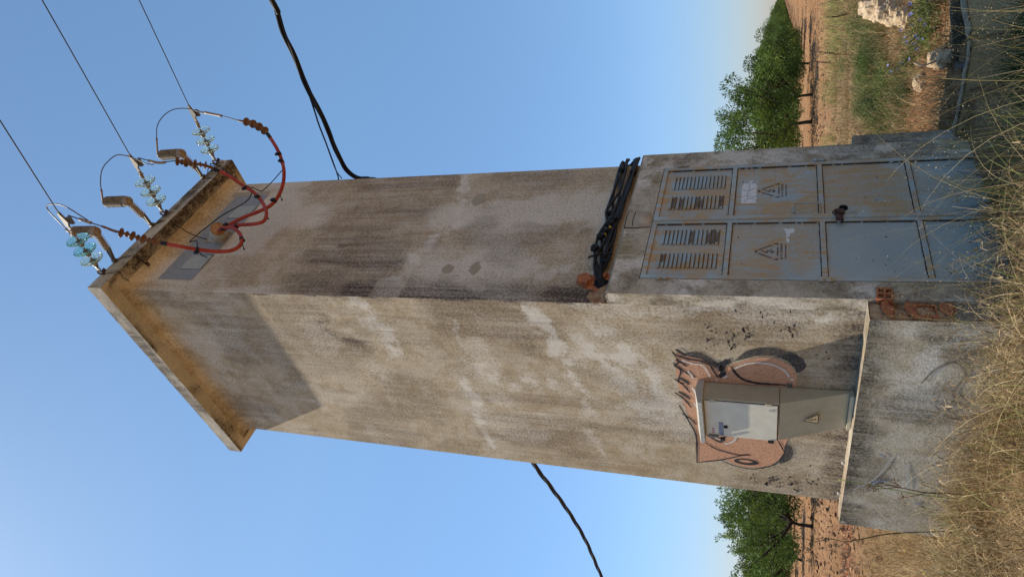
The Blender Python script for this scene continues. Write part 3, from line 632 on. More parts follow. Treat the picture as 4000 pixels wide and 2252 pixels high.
def rag_obj(name, polys, y, mat, parent, ox, amp=.004, seed=1):
    m = MB()
    for i, q in enumerate(polys): m.add(*ragged([(x-ox, z) for x, z in q], y, amp, seed+i))
    return m.build(name, mat, parent)
st_ = rag_obj('torn_sticker', [[(1.225,1.955),(1.225,1.828),(1.50,1.828),(1.535,1.84),(1.535,1.94),(1.50,1.958)], [(1.545,1.90),(1.58,1.895),(1.585,1.86),(1.55,1.87)]], .0135, M_white, dr, oR_, .0025, 5)
mb = MB()
for q in ([(1.24,1.93),(1.30,1.90),(1.38,1.905),(1.45,1.89),(1.53,1.90)], [(1.33,1.955),(1.34,1.90),(1.32,1.86),(1.33,1.83)], [(1.43,1.955),(1.42,1.895),(1.46,1.85),(1.45,1.83)], [(1.27,1.83),(1.30,1.87),(1.29,1.905)]): mb.tube([(x-oR_, .0132, z) for x, z in q], .0014, 4)
mb.build('sticker_crack', M_dark, st_)
rag_obj('paint_scrape', [[(.995,1.17),(1.0,1.04),(1.045,1.03),(1.05,1.16)]], -.0150, simple('bare_scrape', (.40, .36, .29), .8), dr, oR_, .006, 8)
rag_obj('torn_sticker', [[(.735,1.58),(.80,1.575),(.868,1.60),(.855,1.555),(.86,1.52),(.81,1.51),(.78,1.54),(.75,1.55)], [(.70,1.575),(.73,1.57),(.72,1.555),(.66,1.56)]], .0135, M_white, dl, oL_, .007, 12)
def text_obj(name, body, size, loc, rotm, mat, parent, ext=.0006):
    cu = bpy.data.curves.new(name, 'FONT'); cu.body = body; cu.size = size; cu.extrude = ext; cu.align_x = 'CENTER'; cu.space_character = 1.12
    o = bpy.data.objects.new(name+'_src', cu); C.objects.link(o); dg = bpy.context.evaluated_depsgraph_get()
    me = bpy.data.meshes.new_from_object(o.evaluated_get(dg)); bpy.data.objects.remove(o)
    me.transform(Matrix.Translation(loc) @ rotm); me.materials.clear(); me.materials.append(mat); me.name = name
    return link(bpy.data.objects.new(name, me), parent)
RA = Matrix.Rotation(R(90), 4, 'X')                                       # text on the door side (faces -y)
RB = Matrix(((0, 0, -1, 0), (-1, 0, 0, 0), (0, 1, 0, 0), (0, 0, 0, 1)))   # text on the cabinet side (faces -x)
for par, ox, cx in ((dl, oL_, .555), (dr, oR_, 1.412)):
    m = MB(); y = .0132; cz0 = 1.640; hw = .105; H = .175
    def st(a, b, w_=.011):
        a = Vector((a[0]+cx-ox, y, a[1]+cz0)); b = Vector((b[0]+cx-ox, y, b[1]+cz0)); d = (b-a).normalized(); n_ = Vector((-d.z, 0, d.x))*w_/2
        m.add([a-n_, b-n_, b+n_, a+n_], [(0, 1, 2, 3)])
    st((-.055, .0), (.055, .0)); st((-hw, .0), (-.085, .0)); st((-hw, -.002), (-.095, .03)); st((hw, .0), (.085, .0)); st((hw, -.002), (.095, .03))
    st((-.082, .045), (-.022, H-.028)); st((.082, .045), (.022, H-.028)); st((-.016, H-.018), (0, H)); st((.016, H-.018), (0, H))
    st((.012, .125), (-.018, .075), .009); st((-.018, .078), (.014, .078), .007); st((.014, .080), (-.006, .035), .009); st((-.006, .028), (-.02, .05), .008); st((-.006, .028), (.010, .046), .008)
    m.build('warning_stencil', M_sten, par, fixn=False)
    text_obj('stencil_text', 'ALTA TENSION', .0265, (cx-ox, .0138, 1.603), RA, M_sten, par)
    text_obj('stencil_text', 'PELIGRO DE MUERTE', .017, (cx-ox, .0138, 1.574), RA, M_sten, par)
mb = MB(); mb.box((XD0, -.049, -.3), (XD1, -.045, ZD)); mb.build('dark_interior', M_dark, surround)

# ---- grey panel with hatches and the cable entry pipe
pan = MB(); pan.box((.19, -.006, 7.775), (1.815, .002, 8.30)); pan = pan.build('wall_panel', M_panel, tower)
mb = MB(); mb.box((1.818, -.005, 7.80), (1.90, .002, 8.39)); mb.build('mortar_strip', M_smooth, tower)
for xa, xb in ((.365, .61), (1.33, 1.575)):
    m = MB(); m.box((xa, -.011, 7.79), (xb, -.0062, 8.10), bev=.002); h = m.build('hatch', M_hatch, pan)
    m = MB()
    for x in (xa-.002, xb+.002): m.box((x-.002, -.0075, 7.79), (x+.002, -.0062, 8.10))
    m.box((xa, -.0075, 8.10), (xb, -.0062, 8.104)); m.box((xa, -.0075, 7.786), (xb, -.0062, 7.79)); m.build('hatch_gap', M_dark, h)
m = MB()
for x in (1.0, 0.62, 1.22): m.box((x-.002, -.008, 7.776), (x+.002, -.0062, 7.90))
m.build('panel_joint', M_dark, pan)
base = Vector((.945, -.012, 7.955)); axp = (Vector((.875, -.215, 7.765))-base).normalized(); Lp = .235
m = MB(); m.box((.85, -.02, 7.815), (1.045, -.0062, 8.09), bev=.003)
for x, z in ((.87, 7.835), (1.025, 7.835), (.87, 8.07), (1.025, 8.07)): m.tube([(x, -.02, z), (x, -.032, z)], .011, 6)
fl = m.build('pipe_flange', M_ribw, pan)
m = MB(); m.lathe([(.100, -.05), (.100, .02), (.096, .021), (.094, .03), (.0925, Lp), (.086, Lp), (.086, Lp-.012)], base, axp, 32); m.build('entry_pipe', M_hatch, pan)
m = MB(); m.lathe([(.0855, Lp-.02), (.0855, Lp-.006)], base, axp, 32); m.build('pipe_seal', M_disc, pan)

# ---- smooth mortar patches, holes on the tower face
m = MB(); 
for i, (cx, cz, rx, rz) in enumerate(((1.57, 4.70, .11, .075), (.42, 4.64, .065, .06), (.43, 4.35, .085, .055))):
    rr = random.Random(i+60); n = 22; a = [(cx+rx*math.cos(t)*(1+.2*rr.uniform(-1, 1)), cz+rz*math.sin(t)*(1+.2*rr.uniform(-1, 1))) for t in [2*math.pi*k/n for k in range(n)]]
    m.add([(x, -.0035, z) for x, z in a]+[(cx, -.0045, cz)], [(k, (k+1) % n, n) for k in range(n)])
m.build('mortar_patch', M_smooth, tower)
# broken hole by the lintel where the cables go in
m = MB(); m.add(*ragged([(.165, 2.985), (.15, 3.10), (.19, 3.22), (.24, 3.29), (.31, 3.30), (.355, 3.22), (.365, 3.10), (.37, 2.985)], -.004, .010, 31, .003)); hole = m.build('broken_brick', M_brick, tower)
m = MB(); m.add(*ragged([(.18, 2.99), (.185, 3.09), (.225, 3.14), (.285, 3.13), (.295, 3.05), (.285, 2.99)], -.0062, .006, 33, .002)); m.build('cable_hole', M_dark, hole)
m = MB()
for q, sd, th in (([(.20, 3.19), (.215, 3.27), (.285, 3.29), (.33, 3.24), (.315, 3.17), (.255, 3.155)], 41, .05), ([(.30, 3.05), (.31, 3.12), (.35, 3.12), (.36, 3.03)], 42, .03)): m.add(*ragged(q, -.0045-th, .007, sd, th))
m.build('brick_shard', M_brick, hole)
m = MB(); vs, fs = ragged([(.0, 2.985), (.0, 3.10), (.06, 3.16), (.12, 3.15), (.15, 3.08), (.21, 3.04), (.27, 2.985)], -.010, .006, 4, .009); m.add(vs, fs); m.build('broken_plaster', M_mort, hole)

# ---- graffiti and paint marks on the west wall (y, z)
def gpoly(name, polys, x, mat, parent=tower):
    m = MB()
    for q in polys: m.poly([(x, a, b) for a, b in q])
    return m.build(name, mat, parent, fixn=False)
def stroke(m, pts, w_, x, taper=True, seg=6):
    P = curve([(x, a, b) for a, b in pts], seg); n = len(P); L = []; Rr = []
    for i, p in enumerate(P):
        t = (P[min(i+1, n-1)]-P[max(i-1, 0)]).normalized(); nn = Vector((0, -t.z, t.y)); k = (.45+.55*min(1, 4*min(i, n-1-i)/n+.2)) if taper else 1
        k *= 1+.12*math.sin(i*1.7); L.append(p+nn*w_/2*k); Rr.append(p-nn*w_/2*k)
    m.add(L+Rr, [(i, i+1, n+i+1, n+i) for i in range(n-1)])
fillp = [(.56,2.44),(.60,2.36),(.615,2.27),(.63,2.21),(.70,2.13),(.79,2.10),(.72,2.03),(.655,1.93),(.60,1.85),(.565,1.75),(.575,1.63),(.63,1.54),(.72,1.48),(.80,1.465),(.90,1.47),(1.0,1.50),(1.3,1.50),(1.6,1.50),(1.711,1.52),(1.80,1.54),(1.92,1.545),(2.046,1.59),(2.14,1.66),(2.20,1.76),(2.225,1.87),(2.19,2.00),(2.12,2.08),(2.15,2.15),(2.19,2.24),(2.225,2.353),(2.0,2.345),(1.75,2.335),(1.6,2.36),(1.45,2.40),(1.25,2.43),(1.05,2.455),(.85,2.465),(.70,2.46)]
gpoly('graffiti_fill', [fillp], -.0032, M_gor)
gpoly('graffiti_overspray', [[(.58,2.40),(.545,2.30),(.55,2.23),(.60,2.16),(.67,2.10),(.63,2.04),(.61,2.0),(.66,1.985),(.71,2.06),(.74,2.12),(.68,2.18),(.63,2.24),(.61,2.33)],
      [(.64,1.97),(.58,1.93),(.50,1.87),(.455,1.78),(.44,1.69),(.455,1.60),(.49,1.51),(.56,1.43),(.64,1.40),(.70,1.42),(.74,1.47),(.68,1.49),(.60,1.54),(.56,1.61),(.545,1.70),(.56,1.80),(.60,1.88)],
      [(1.75,1.53),(1.80,1.48),(1.90,1.46),(2.02,1.49),(2.10,1.57),(2.04,1.59),(1.92,1.55),(1.83,1.54)]], -.0040, M_gsp)
m = MB()
for pts, w_ in (([(.555,2.475),(.60,2.44),(.64,2.34),(.655,2.25),(.70,2.17),(.80,2.13),(.86,2.10)], .022), ([(.52,2.44),(.56,2.40),(.60,2.36)], .03), ([(.66,2.14),(.72,2.08),(.80,2.06),(.86,2.09)], .05), ([(.615,2.02),(.68,2.05),(.78,2.085)], .045),
    ([(.70,1.99),(.78,1.96),(.86,1.90),(.90,1.80),(.905,1.68),(.90,1.55)], .026), ([(.56,2.475),(.68,2.43),(.74,2.47),(.80,2.42),(.95,2.45),(.98,2.40)], .014),
    ([(.70,2.48),(.80,2.40),(.88,2.30)], .020), ([(.655,2.455),(.70,2.40),(.74,2.36)], .024), ([(.92,2.485),(1.0,2.41),(1.10,2.36)], .020), ([(.90,2.44),(.95,2.38),(.99,2.36)], .03), ([(1.12,2.495),(1.2,2.42),(1.32,2.36)], .020), ([(1.10,2.46),(1.15,2.40),(1.2,2.36)], .028),
    ([(1.42,2.46),(1.5,2.38),(1.58,2.33)], .018), ([(1.3,2.47),(1.5,2.41),(1.75,2.345),(2.0,2.35),(2.24,2.362)], .018), ([(2.235,2.36),(2.19,2.25),(2.15,2.15),(2.09,2.04),(2.03,1.94),(1.98,1.86)], .015), ([(1.85,2.28),(1.95,2.17),(2.0,2.05),(2.02,1.94),(2.0,1.84)], .016),
    ([(2.13,2.13),(2.19,2.05),(2.23,1.94),(2.235,1.82),(2.19,1.72),(2.12,1.63),(2.0,1.56),(1.9,1.54)], .014), ([(1.72,2.26),(1.80,2.17),(1.83,2.11),(1.74,2.08),(1.66,2.0)], .022), ([(1.72,1.60),(1.80,1.57),(1.88,1.545)], .014)):
    stroke(m, pts, w_, -.0062)
# oval eye ring
n = 26; O = []; I = []
for k in range(n):
    t = 2*math.pi*k/n; O.append((-.0062, 2.125+.052*math.cos(t), 1.885+.115*math.sin(t))); I.append((-.0062, 2.118+.026*math.cos(t), 1.895+.070*math.sin(t)))
m.add(O+I, [(k, (k+1) % n, n+(k+1) % n, n+k) for k in range(n)])
m.build('graffiti_outline', M_gbk, tower, fixn=False)
m = MB()
for pts, w_ in (([(.66,2.40),(.70,2.31),(.705,2.24),(.77,2.20),(.87,2.17)], .017), ([(.88,2.12),(.90,2.115)], .022), ([(.86,2.06),(.83,2.02)], .022), ([(.73,1.965),(.66,1.87),(.635,1.77),(.65,1.66),(.71,1.57),(.79,1.53)], .018), ([(.81,1.515),(.835,1.50)], .026),
    ([(.80,2.36),(.86,2.33),(.9,2.32)], .016), ([(1.02,2.34),(1.08,2.32),(1.12,2.31)], .018), ([(1.25,2.33),(1.32,2.31)], .016), ([(1.50,2.30),(1.56,2.28)], .016), ([(1.66,2.28),(1.74,2.20),(1.79,2.12)], .02), ([(1.86,2.08),(1.80,2.0),(1.70,1.96)], .022), ([(1.6,1.62),(1.66,1.60)], .02)):
    stroke(m, pts, w_, -.0068, False)
m.build('graffiti_highlight', M_gwh, tower, fixn=False)
m = MB(); rr = random.Random(5)
def dab(y, z, r, a=0, e=1.8, x=-.0050):
    n = 9; ca, sa = math.cos(a), math.sin(a); P = []
    for k in range(n):
        t = 2*math.pi*k/n; q = r*(1+.3*rr.uniform(-1, 1)); u, v = q*math.cos(t)*e, q*math.sin(t); P.append((x, y+u*ca-v*sa, z+u*sa+v*ca))
    m.add(P, [tuple(range(n))])
for (y0, y1, z0, z1, k) in ((.20,.50,2.05,2.2,9), (.20,.50,1.95,2.02,10), (.18,.42,1.82,1.9,8), (.16,.33,1.50,1.62,7), (.45,.56,1.24,1.34,3), (.02,.15,1.4,2.1,7), (2.33,2.52,1.78,1.86,8), (2.33,2.52,1.56,1.72,16), (2.30,2.55,1.38,1.5,16), (2.22,2.4,1.22,1.34,9), (2.05,2.1,1.28,1.32,2)):
    for _ in range(k): dab(rr.uniform(y0, y1), rr.uniform(z0, z1), rr.uniform(.004, .010), rr.uniform(-.6, .8), 2.4)
m.build('paint_dabs', M_gbk, tower, fixn=False)
# faint sprayed arcs on the plinth
m = MB()
for pts, w_ in (([(2.1,.95),(1.95,.83),(1.75,.75),(1.5,.70)], .02), ([(1.6,.6),(1.8,.55),(2.0,.52)], .03)): stroke(m, pts, w_, -PX-.006)
m.build('faded_white_spray', M_glw, plinth, fixn=False)
m = MB()
for pts, w_ in (([(1.98,.80),(1.93,.78),(1.90,.70)], .045), ([(2.2,.45),(2.22,.38)], .05), ([(1.5,.8),(1.55,.74)], .025)): stroke(m, pts, w_, -PX-.0065)
m.build('faded_blue_spray', M_gbl, plinth, fixn=False)
m = MB()
for pts, w_ in (([(.55,.62),(.38,.55),(.30,.45),(.42,.36),(.65,.40),(.8,.30)], .022), ([(.30,.45),(.2,.35),(.15,.2)], .022), ([(.8,.5),(.95,.35),(.9,.2)], .02)): stroke(m, pts, w_, -PX-.006)
m.build('faded_black_spray', hazeb('faded_black_spray', (.17, .15, .13)), plinth, fixn=False)

# ------------------------------------------------------------------ meter cabinet on the west wall
def cabinet():
    root = empty('electric_cabinet', (-.10, 1.19, 1.06))
    tag(root, 'beige metal electric cabinet with a sloped cap and tapered lower duct fixed over the graffiti', 'electric cabinet')
    O_ = Vector((-.10, 1.19, 1.06))
    def B(m, a, b, bev=0): m.box(tuple(Vector(a)-O_), tuple(Vector(b)-O_), bev=bev)
    L = lambda *p: tuple(Vector(p)-O_)
    y0, y1, z0, z1, d = .930, 1.455, 1.60, 2.225, .19
    m = MB(); B(m, (-d, y0, z0), (-.008, y1, z1), .004); body = m.build('cabinet_body', M_cab, root)
    m = MB(); B(m, (-d-.012, y0+.022, z0+.012), (-d-.0005, y1-.004, z1-.012), .004); door = m.build('cabinet_door', M_cabd, root)
    m = MB()
    B(m, (-d-.0014, y0+.016, z0+.004), (-d-.0004, y0+.022, z1-.006)); B(m, (-d-.0014, y0+.016, z0+.004), (-d-.0004, y1, z0+.011)); m.build('door_gap', M_dark, door)
    for z in (z0+.055, z1-.11):
        m = MB(); B(m, (-d-.0135, y0+.0, z), (-d-.0005, y0+.034, z+.055), .003); m.build('hinge', M_cab, door)
    m = MB(); B(m, (-d-.014, y1-.215, z1-.165), (-d-.0125, y1-.07+.05, z1-.125), .001); m.build('label', M_bluest, door)
    m = MB(); B(m, (-d-.0135, y1-.125, z1-.105), (-d-.0125, y1-.045, z1-.062)); st = m.build('sticker', M_white, door)
    m = MB(); X = -d-.0142
    for a in (0, .027, .054): m.add([L(X, y1-.047-a, z1-.066), L(X, y1-.047-a-.022, z1-.066), L(X, y1-.047-a-.011, z1-.098)], [(0, 1, 2)])
    m.build('sticker_mark', M_redst, st, fixn=False)
    m = MB(); m.lathe([(.019, 0), (.019, .008), (.013, .012), (.013, .004)], L(-d-.011, y1-.185+.03, z1-.185), (-1, 0, 0), 18); m.build('lock', M_ink, door)
    m = MB(); B(m, (-d-.03, y1-.022, z1-.12), (-d-.012, y1+.012, z1-.03), .003); m.build('latch', M_galv, door)
    m = MB(); B(m, (-d-.045, y1-.004, z1-.175), (-d-.018, y1+.024, z1-.135), .004); m.tube([L(-d-.03, y1+.002, z1-.138), L(-d-.034, y1+.006, z1-.118), L(-d-.03, y1+.016, z1-.138)], .003, 6); m.build('padlock', M_ink, door)
    m = MB(); B(m, (-d-.03, y1-.008, z0+.035), (-d-.010, y1+.014, z0+.085), .003); m.build('latch', M_ink, door)
    def tri(x0, cy, cz, s, mat1, mat2, par, th=.002, sl=0, ink=True):
        h = s*.92; f = lambda dx, y, z: L(x0-dx+sl*(z-cz), cy-y, cz+z-h*.4+0)
        P = [(-s/2, 0), (s/2, 0), (0, h)]
        a = MB(); a.add([L(x0+sl*(q[1]), cy-q[0], cz+q[1]) for q in P]+[L(x0-th+sl*(q[1]), cy-q[0], cz+q[1]) for q in P], [(0, 1, 2), (5, 4, 3), (0, 1, 4, 3), (1, 2, 5, 4), (2, 0, 3, 5)])
        o = a.build('warning_sign', mat1, par)
        b = MB(); k = .84; cz2 = h*.33
        def ln(p, q, w_):
            p = Vector((p[0]*s, p[1]*s)); q = Vector((q[0]*s, q[1]*s)); dd = (q-p).normalized(); n_ = Vector((-dd.y, dd.x))*w_*s/2
            b.add([L(x0-th-.0008+sl*v.y, cy-v.x, cz+v.y) for v in (p-n_, q-n_, q+n_, p+n_)], [(0, 1, 2, 3)])
        ln((-.46, .03), (.46, .03), .05); ln((-.46, .03), (0, .88), .05); ln((.46, .03), (0, .88), .05)
        ln((.05, .62), (-.05, .38), .06); ln((-.05, .39), (.05, .42), .05); ln((.05, .43), (-.03, .16), .06); ln((-.03, .15), (-.06, .24), .05); ln((-.03, .15), (.05, .2), .05)
        b.build('warning_symbol', mat2, o, fixn=False); return o
    tri(-d-.0128, y0+.085, z0+.045, .042, M_white, M_ink, door)
    m = MB(); B(m, (-d-.0138, y0+.070, z0+.028), (-d-.0125, y0+.088, z0+.038)); m.build('tag', M_yel, door)
    # cap: a thick lid with a low ridge
    ya, yb, xf = y0-.022, y1+.045, -.262; za = z1-.004
    prof = [(-.002, za), (xf, za), (xf, za+.040), (xf*.42, za+.075), (-.002, za+.055)]
    m = MB(); m.add([L(x, ya, z) for x, z in prof]+[L(x, yb, z) for x, z in prof], [(4, 3, 2, 1, 0), (5, 6, 7, 8, 9)]+[(k, (k+1) % 5, 5+(k+1) % 5, 5+k) for k in range(5)])
    cap = m.build('cabinet_cap', M_cap, root); bv = cap.modifiers.new('bevel', 'BEVEL'); bv.width = .004; bv.segments = 2
    # duct: tapers back to the wall and in from the left
    zb = 1.062
    P = [(-.004, y0+.003, z0-.004), (-d+.001, y0+.003, z0-.004), (-d+.001, y1-.003, z0-.004), (-.004, y1-.003, z0-.004), (-.004, y0-.012, zb), (-.034, y0-.012, zb), (-.050, y1-.085, zb), (-.004, y1-.085, zb)]
    m = MB(); m.add([L(*p) for p in P], [(3, 2, 1, 0), (4, 5, 6, 7), (0, 1, 5, 4), (1, 2, 6, 5), (2, 3, 7, 6), (3, 0, 4, 7)]); du = m.build('cable_duct', M_cab, root)
    bv = du.modifiers.new('bevel', 'BEVEL'); bv.width = .004; bv.segments = 2
    sl = (-.042+d)/(zb-z0)  # dx/dz of the duct face
    tri(-.1205-.006, 1.17, 1.285, .135, M_yel, M_ink, root, .003, sl)
    m = MB(); B(m, (-.012, y0-.055, 1.50), (-.002, y0-.002, 1.545), .002); m.lathe([(.008, 0), (.008, .008)], L(-.012, y0-.03, 1.522), (-1, 0, 0), 8); m.build('fixing_lug', M_galv, root)
    m = MB(); B(m, (-.075, y0-.015, 1.028), (-.004, y1-.09, 1.06), .003); m.build('duct_foot', M_cab, root)
cabinet()

# ------------------------------------------------------------------ high voltage gear on the roof edge
def insulator_string(x, y, z, pitch, first, label):
    root = empty('glass_insulator_string', (x, y, z)); root.rotation_euler = (pitch, 0, 0)
    tag(root, label, 'insulator string', 'glass insulator strings on the roof edge')
    m = MB()
    m.tube([(0, .03+.038*math.cos(t)*.7, .005-.038*math.sin(t)*1.25) for t in [2*math.pi*k/14 for k in range(15)]], .0115, 8)
    m.tube([(0, .02, -.02), (0, .10, .0)], .012, 8); m.lathe([(.022, 0), (.022, .02)], (0.012, .0, -.04), (1, 0, 0), 6)
    m.build('anchor_shackle', M_rust, root)
    m = MB(); m.tube([(.0, -.02, 0), (.0, -.085, .0)], .010, 8); m.tube([(0, -.03+.022*math.cos(t), .022*math.sin(t)) for t in [2*math.pi*k/10 for k in range(11)]], .008, 6)
    m.lathe([(.016, 0), (.016, .03)], (-.015, -.07, 0), (1, 0, 0), 8); m.build('clevis', M_galv, root)
    for k in range(3):
        yk = -.115-k*.138
        c = MB(); c.lathe([(.014, 0), (.026, .004), (.030, .02), (.034, .05), (.040, .066), (.030, .074)], (0, yk+.03, 0), (0, -1, 0), 16)
        c.lathe([(.011, .07), (.011, .115)], (0, yk+.03, 0), (0, -1, 0), 8)
        cap = c.build('metal_cap', M_capm, root)
        g = MB(); y0 = yk-.030
        g.lathe([(.036, 0), (.060, .006), (.098, .014), (.118, .026), (.120, .033), (.115, .034), (.110, .028), (.105, .040), (.098, .027), (.084, .022), (.078, .036), (.070, .021), (.056, .018), (.050, .030), (.040, .016), (.030, .014)], (0, y0, 0), (0, -1, 0), 40)
        g.build('glass_disc', M_gl2 if k >= 3-first else M_gl1, root)
    m = MB(); yk = -.115-3*.138+.03
    m.tube([(0, yk, 0), (0, yk-.03, 0)], .018, 8); m.box((-.014, yk-.085, -.016), (.014, yk-.03, .016), bev=.004); m.box((-.008, yk-.14, -.022), (.008, yk-.08, .020), bev=.003); m.lathe([(.012, 0), (.012, .05)], (-.025, yk-.05, 0), (1, 0, 0), 8)
    m.build('socket_link', M_capm, root)
    m = MB(); ye = yk-.14
    m.add([(-.012, ye, -.014), (-.012, ye, .022), (-.012, ye-.18, .020), (-.012, ye-.18, -.004), (-.012, ye-.06, -.050), (.012, ye, -.014), (.012, ye, .022), (.012, ye-.18, .020), (.012, ye-.18, -.004), (.012, ye-.06, -.050)], [(0, 1, 2, 3, 4), (9, 8, 7, 6, 5)]+[(k, (k+1) % 5, 5+(k+1) % 5, 5+k) for k in range(5)])
    for k in range(3):
        yb = ye-.03-k*.032; zb_ = -.045+.006*abs(1-k); m.tube([(.03, yb, -.012), (.03, yb-.0, -.085)], .0075, 6); m.box((.012, yb-.013, -.068), (.046, yb+.013, -.028), bev=.004)
        m.lathe([(.013, 0), (.013, .012)], (.03, yb, -.058), (0, 0, -1), 6)
    m.build('strain_clamp', M_galv, root)
    return ye
anch = [(-.04, -.325, 8.735, R(-8), 2, 'string of three glass discs, two tinted aqua, nearest the tower corner'),
        (1.06, -.325, 8.725, R(-8), 0, 'middle string of three pale green glass discs on the roof edge'),
        (2.24, -.315, 8.785, R(-8), 0, 'string of three pale green glass discs at the far end of the roof edge')]
ends = []
for x, y, z, p, f, lab in anch:
    insulator_string(x, y, z, -p, f, lab)
for (x, y, z, p, f, lab), w1, wl in zip(anch, ((-2.19, 8.38), (-2.87, 8.34), (-2.44, 8.47)), ('nearest the tower corner', 'leaving the middle insulator string', 'leaving the insulator string at the far roof end')):
    e = Vector((x, y-.86*math.cos(-p), z-.86*math.sin(-p)))
    ends.append(e)
    root = MB(); s = (w1[1]-e.z)/(w1[0]-e.y)
    pts = [(x, e.y-t, e.z-s*t+.0022*t*t) for t in [0, .3, .7, 1.2, 2, 3, 5, 8, 12, 18, 26, 36]]
    root.tube([(x, e.y+.16, e.z-.0)]+pts, .0065, 6); o = root.build('overhead_wire', M_wire)
    tag(o, 'thin bare overhead wire '+wl, 'power line', 'bare overhead wires')

def arrester(x, rz, label):
    root = empty('surge_arrester', (x, -.275, 8.745), rz); tag(root, label, 'surge arrester', 'surge arresters on the roof edge')
    m = MB(); m.box((-.03, -.035, -.03), (.03, .0, .012), bev=.003); m.box((-.018, -.17, -.008), (.018, .0, .006)); 
    m.tube([(.0, -.02, -.03), (.0, -.02, .03)], .012, 6); m.box((-.017, -.20, .0), (.017, -.02, .008), Matrix.Rotation(R(-14), 4, 'X')); m.build('bracket', M_galv, root)
    a = Vector((0, -.165, .032)); b = Vector((0, -.355, .098)); ax = (b-a).normalized(); L_ = (b-a).length
    m = MB(); prof = [(.030, -.02), (.034, 0)]; n = 9
    for k in range(n): h = L_*k/n; prof += [(.028, h), (.050, h+.006), (.050, h+.009), (.028, h+.014)]
    prof += [(.034, L_), (.040, L_+.01)]; m.lathe(prof, a, ax, 20); m.build('support_insulator', M_ribw, root)
    m = MB(); m.lathe([(.050, .0), (.055, .006), (.055, .05), (.062, .06)], (0, -.375, .075), (0, 0, 1), 24); m.lathe([(.024, 0), (.026, .006), (.026, .035), (.020, .037), (.018, .03)], (0, -.40, .105), (.0, -1, -.35), 14); m.build('end_fitting', M_capm, root)
    m = MB(); prof = [(.040, 0)]; n = 13; H = .34
    for k in range(n):
        h = H*k/n; q = .068 if 0 < k < n-1 else .058; prof += [(.052, h+.002), (q, h+.010), (q, h+.015), (.052, h+.022)]
    prof += [(.05, H), (.02, H+.012), (.012, H+.02)]; m.lathe(prof, (0, -.375, .135), (0, 0, 1), 28); m.build('arrester_housing', M_glazed, root)
    m = MB(); m.tube([(0, -.375, .49), (0, -.375, .53)], .012, 8); m.box((-.012, -.40, .505), (.012, -.35, .52), bev=.002); m.lathe([(.014, 0), (.014, .012)], (0, -.345, .512), (0, 1, 0), 6); m.build('terminal', M_galv, root)
    th = Matrix.Rotation(rz, 4, 'Z') @ Vector((0, -.375, .525)); return Vector((x, -.275, 8.745))+th
A1 = arrester(.17, R(17), 'brown ribbed surge arrester half hidden behind the aqua glass discs')
A2 = arrester(.84, 0, 'brown ribbed surge arrester between the corner and middle insulator strings')
A3 = arrester(1.88, 0, 'brown ribbed surge arrester behind the brown cable termination near the far roof end')

def wire(name, pts, r, mat, label, cat, group=None, seg=8, n=6, parent=None):
    m = MB(); m.tube(curve(pts, seg), r, n); o = m.build(name, mat, parent)
    if label: tag(o, label, cat, group)
    return o
JG = 'bare jumper loops above the roof edge'
def loop(name, pts, sleeve, label):
    r_ = empty(name, tuple(pts[0])); tag(r_, label, 'jumper wire', JG); o = Vector(pts[0])
    P = [tuple(Vector(p)-o) for p in pts]; c = curve(P, 8)
    m = MB(); m.tube(c, .0062, 7); m.build('conductor', M_wirel, r_)
    m = MB(); m.tube(c[:sleeve], .012, 8); m.build('sleeve', M_capm, r_)
loop('jumper_wire', [A1+Vector((-.02, -.03, -.02)), (.08,-.80,8.93), (.05,-.93,8.89), (0,-1.12,8.82), (0,-1.2,8.78), (0,-1.22,8.62), (0,-1.17,8.5), (0,-1.07,8.41), (0,-1.0,8.35)], 12, 'thin bare jumper loop over the aqua glass discs')
loop('jumper_wire', [A2, (.84,-.81,9.15), (.88,-.93,9.1), (.92,-1.08,8.96), (.96,-1.19,8.72), (1.0,-1.17,8.62), (1.05,-1.08,8.54), (1.06,-1.01,8.45), (1.08,-.98,8.38)], 10, 'tall bare jumper loop from the middle arrester to the middle string')
loop('jumper_wire', [A3, (1.9,-.86,9.14), (1.95,-1.03,9.04), (2.0,-1.14,8.88), (2.1,-1.16,8.77), (2.2,-1.1,8.65), (2.24,-1.02,8.56), (2.21,-1.0,8.40)], 10, 'tall bare jumper loop reaching the string at the far roof end')

